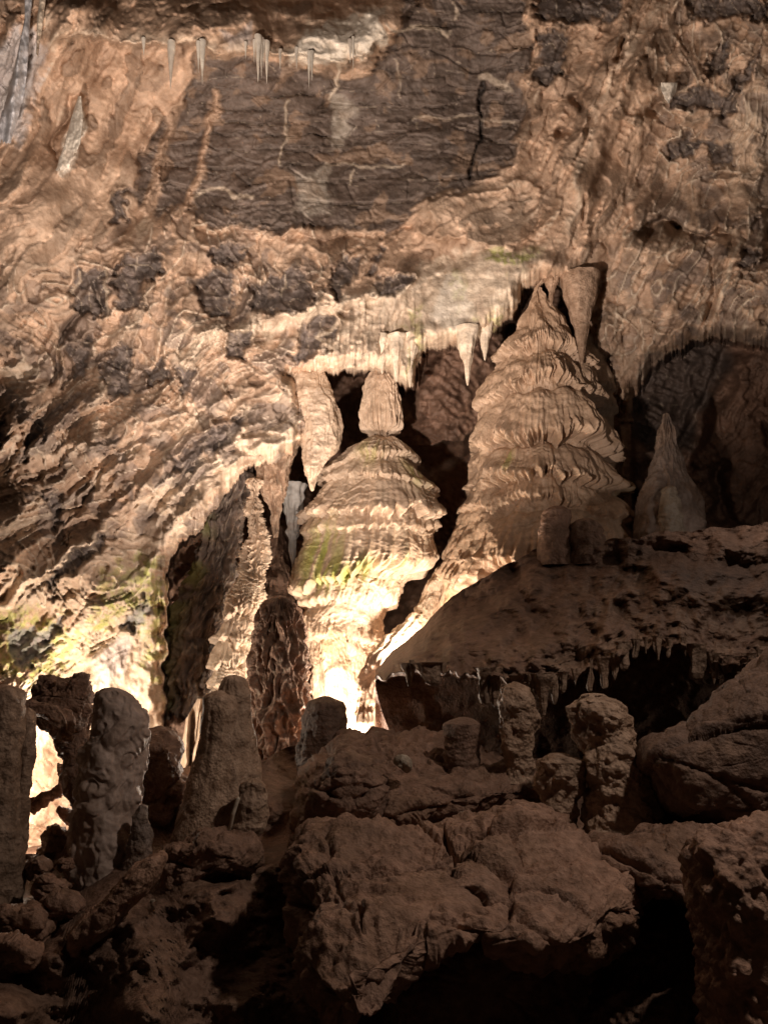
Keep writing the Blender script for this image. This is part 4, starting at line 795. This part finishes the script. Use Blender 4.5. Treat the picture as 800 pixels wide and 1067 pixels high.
stalagmite([(540, 602, 616), (546, 597, 623), (560, 594, 628), (590, 592, 630)], 7.8, 'lower wider dark stump on the crest of the ledge', smooth_r(.04, 91), MUD * 1.2)
stalagmite([(430, 691, 696), (445, 689, 700), (470, 684, 706), (495, 676, 717), (515, 668, 727), (540, 663, 732), (580, 657, 737)], 8.9, 'tall sharp pointed spire in the dim alcove at right', bark_relief(101, .03), GREY * 1.1, M_WALL, ny=300)
stalagmite([(506, 692, 701), (514, 689, 706), (530, 686, 711), (560, 682, 716), (590, 680, 718)], 8.55, 'stubby pale stalagmite right in front of the pointed spire', smooth_r(.04, 111), CREAM * .42, M_FLOW)
stalagmite([(838, 145, 152), (850, 140, 156), (870, 136, 158), (900, 130, 158), (940, 124, 156)], 5.2, 'little pale tipped stalagmite tucked beside the grey leaning one', knobbly(.03, 121, 8), GREY * 1.3)
stalagmite([(713, -6, 12), (720, -12, 20), (780, -16, 21), (850, -18, 20), (900, -22, 18), (960, -24, 14)], 5.0, 'thick brown column cut by the left edge of the view', smooth_r(.03, 131), BR)
stalagmite([(737, 22, 38), (745, 19, 40), (800, 16, 35), (850, 10, 28), (890, 4, 22)], 5.15, 'thinner brown column just right of the one at the left edge', smooth_r(.025, 141), BR, name='stalagmite')
# ------------------------------------------------------------------ boulders
def rock(label, *a, cat='boulder', **k):
    nm = k.pop('name', 'boulder'); return tag(boulder(nm, *a, **k), label, cat)
rock('brown angular boulder on the skyline just left of the grey leaning stalagmite', [(36, 718), (50, 706), (62, 706), (80, 702), (92, 708), (99, 722), (98, 745), (85, 763), (60, 770), (38, 760)], 6.3, .35, .06, 3, MUD * 1.25, seed=21, terr=.03)
rock('small rounded rock bridging the two brown columns at the left edge', [(15, 728), (35, 726), (60, 731), (74, 748), (72, 775), (62, 768), (50, 752), (36, 748), (18, 752)], 5.6, .15, .03, 4, MUD * 1.3, seed=23, center=(46, 740))
rock('lumpy brown boulder in shade behind the smooth brown stalagmite', [(148, 775), (165, 760), (200, 757), (230, 765), (235, 820), (200, 870), (160, 870), (142, 830)], 9.7, .4, .16, 1.8, MUD, seed=25)
rock('squat brown rock between the grey leaning stalagmite and the wavy curtain', [(144, 778), (160, 764), (180, 768), (189, 800), (186, 840), (172, 872), (146, 875)], 6.2, .35, .06, 3, MUD * 1.1, seed=26, terr=.04)
rock('long slab of rock lying diagonally below the grey leaning stalagmite', [(60, 1000), (74, 968), (110, 935), (150, 895), (172, 878), (182, 886), (166, 915), (130, 950), (92, 992), (76, 1002)], 4.2, .2, .02, 4, MUD * 1.8, seed=27, center=(125, 940), ang=(.015, 6))
rock('rounded brown rock mass at the foot of the smooth brown stalagmite', [(160, 920), (175, 885), (210, 868), (245, 870), (265, 885), (262, 905), (225, 920), (190, 938), (165, 942)], 4.95, .35, .07, 3, MUD * 1.4, seed=29, center=(212, 900))
for i, (x, y, r, lab) in enumerate([(18, 960, 24, 'roundish rock at the bottom of the left edge column'), (52, 925, 17, 'tilted rock lit beside the bright niche'), (62, 948, 18, 'flat slab in the rubble below the bright niche'), (35, 905, 14, 'small lit rock just under the bright niche'), (68, 900, 12, 'smallest stone of the rubble against the grey leaning stalagmite'), (8, 1000, 26, 'dark rock low at the left edge of the view')]):
    rs = random.Random(i + 5)
    rock(lab, [(x + r * rs.uniform(.8, 1.25) * math.cos(a) * 1.2, y + r * rs.uniform(.6, 1) * math.sin(a)) for a in np.linspace(0, 6.28, 8)[:-1]], 5.2 - .01 * (y - 900), .2, .05, 3.5, MUD * 1.5, seed=40 + i, n=110, group=None, terr=.03) if False else tag(boulder('boulder', [(x + r * rs.uniform(.8, 1.25) * math.cos(a) * 1.2, y + r * rs.uniform(.6, 1) * math.sin(a)) for a in np.linspace(0, 6.28, 8)[:-1]], 5.2 - .01 * (y - 900), .2, .05, 3.5, MUD * 1.6, seed=40 + i, n=110, ang=(.05, 4)), lab, 'boulder')
rock('layered rock shelf in front of the glowing middle column', [(306, 862), (312, 822), (330, 792), (352, 772), (400, 767), (450, 772), (500, 785), (560, 800), (590, 812), (590, 830), (540, 835), (470, 850), (400, 868), (330, 872)], 6.1, .8, .08, 2.2, MUD * 1.2, seed=31, center=(430, 815), terr=.08, tilt=1.2, n=300)
rock('rounded rock hump at the left end of the layered shelf', [(322, 850), (330, 812), (350, 790), (385, 790), (402, 815), (395, 850), (360, 865)], 5.3, .35, .06, 3, MUD * 1.1, seed=33)
rock('large cracked flat topped boulder in the foreground', [(300, 868), (330, 857), (380, 868), (430, 866), (480, 858), (530, 850), (556, 846), (580, 858), (615, 882), (648, 912), (662, 945), (640, 975), (608, 1000), (560, 1000), (500, 985), (420, 1010), (395, 1060), (350, 1075), (322, 1035), (302, 985), (310, 930)], 4.35, .75, .07, 2.2, MUD * 1.5, seed=35, center=(460, 925), terr=.07, cracks=[([(462, 868), (476, 885), (466, 902), (478, 922), (500, 930)], .16, 3.5), ([(300, 945), (340, 935), (375, 950), (380, 980)], .08, 3), ([(500, 935), (560, 925), (620, 950)], .07, 3), ([(350, 905), (400, 890), (455, 895)], .04, 2.5)], tilt=1.4, n=420, box=.55)
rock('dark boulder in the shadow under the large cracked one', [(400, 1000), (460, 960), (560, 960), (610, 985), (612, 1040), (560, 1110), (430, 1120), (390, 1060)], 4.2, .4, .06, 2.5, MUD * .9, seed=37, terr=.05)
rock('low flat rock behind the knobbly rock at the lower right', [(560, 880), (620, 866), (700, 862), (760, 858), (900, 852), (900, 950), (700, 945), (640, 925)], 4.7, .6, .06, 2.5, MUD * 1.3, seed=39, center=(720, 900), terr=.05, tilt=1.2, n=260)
rock('smooth dark boulder sloping up to the right edge', [(664, 786), (672, 775), (700, 765), (735, 742), (770, 712), (810, 680), (900, 630), (980, 640), (980, 880), (800, 884), (700, 872), (672, 845)], 5.0, .7, .06, 1.4, MUD * .75, seed=41, center=(800, 790), n=320, ang=(.05, 1.2), knob=.015)  # albedo lowered because this flank is unlit: shade put into the colour
rock('knobbly cauliflower textured rock in the lower right corner', [(724, 868), (760, 858), (830, 856), (900, 870), (900, 1150), (760, 1150), (738, 1060), (728, 980), (722, 920)], 3.5, .45, .05, 3, MUD * 1.6, seed=43, center=(800, 1000), knob=.05, n=420, ang=None)
for i, (x, y, r) in enumerate([(150, 742, 5), (372, 775, 0), (480, 848, 4), (395, 768, 4), (418, 797, 5), (300, 900, 6), (158, 940, 6)]):
    if not r: continue
    tag(boulder('pebble', [(x + r * 1.3 * math.cos(a), y + r * .8 * math.sin(a)) for a in np.linspace(0, 6.28, 8)[:-1]], [8.5, 0, 5.2, 7.0, 5.2, 5.0, 4.6][i], .05, .01, 6, CREAM * .6, seed=60 + i, n=40),
        ['pebble at the foot of the bright pale wall', '', 'pale pebble on the front edge of the layered shelf', 'pebble on the crest of the layered shelf below the glow', 'pebble on the hump of the layered shelf', 'pale chip lying at the left end of the cracked boulder', 'rounded pale stone in the dark hollow beneath the diagonal slab'][i], 'pebble')

# dark rock web and rubble in the bright niche between the left columns
tag(tube('rock_rib', [(36, 738, 6.6, 6), (52, 752, 6.6, 5), (64, 775, 6.6, 5), (74, 800, 6.6, 6), (80, 835, 6.6, 7)], .04, MUD, M_MUD, 6, 40, seed=71), 'dark curved rock rib crossing the bright niche from the bridging rock', 'rock rib')
tag(tube('rock_rib', [(60, 795, 6.9, 4), (66, 812, 6.9, 5), (58, 826, 6.9, 5), (42, 832, 6.9, 6), (30, 838, 6.9, 7)], .05, MUD, M_MUD, 7, 40, seed=73), 'dark rock rib above the white hot spot in the niche', 'rock rib')
tag(tube('rock_rib', [(78, 850, 6.8, 9), (68, 846, 6.8, 5), (60, 842, 6.8, 2.5)], .02, MUD * 1.3, M_MUD, 7, 30, seed=75), 'small horn of rock pointing left over the hot spot in the niche', 'rock rib')
tag(boulder('boulder', [(44, 872), (52, 862), (64, 860), (76, 866), (80, 900), (60, 905), (44, 895)], 6.5, .2, .05, 4, MUD * 1.2, seed=77, n=110, terr=.03), 'jagged dark rock at the lower right of the white hot spot', 'boulder')
tag(boulder('boulder', [(62, 770), (75, 752), (92, 748), (98, 790), (90, 850), (74, 842), (72, 806)], 6.4, .2, .05, 4, MUD * 1.1, seed=79, n=110, terr=.03), 'dark rock closing the niche behind the grey leaning stalagmite', 'boulder')
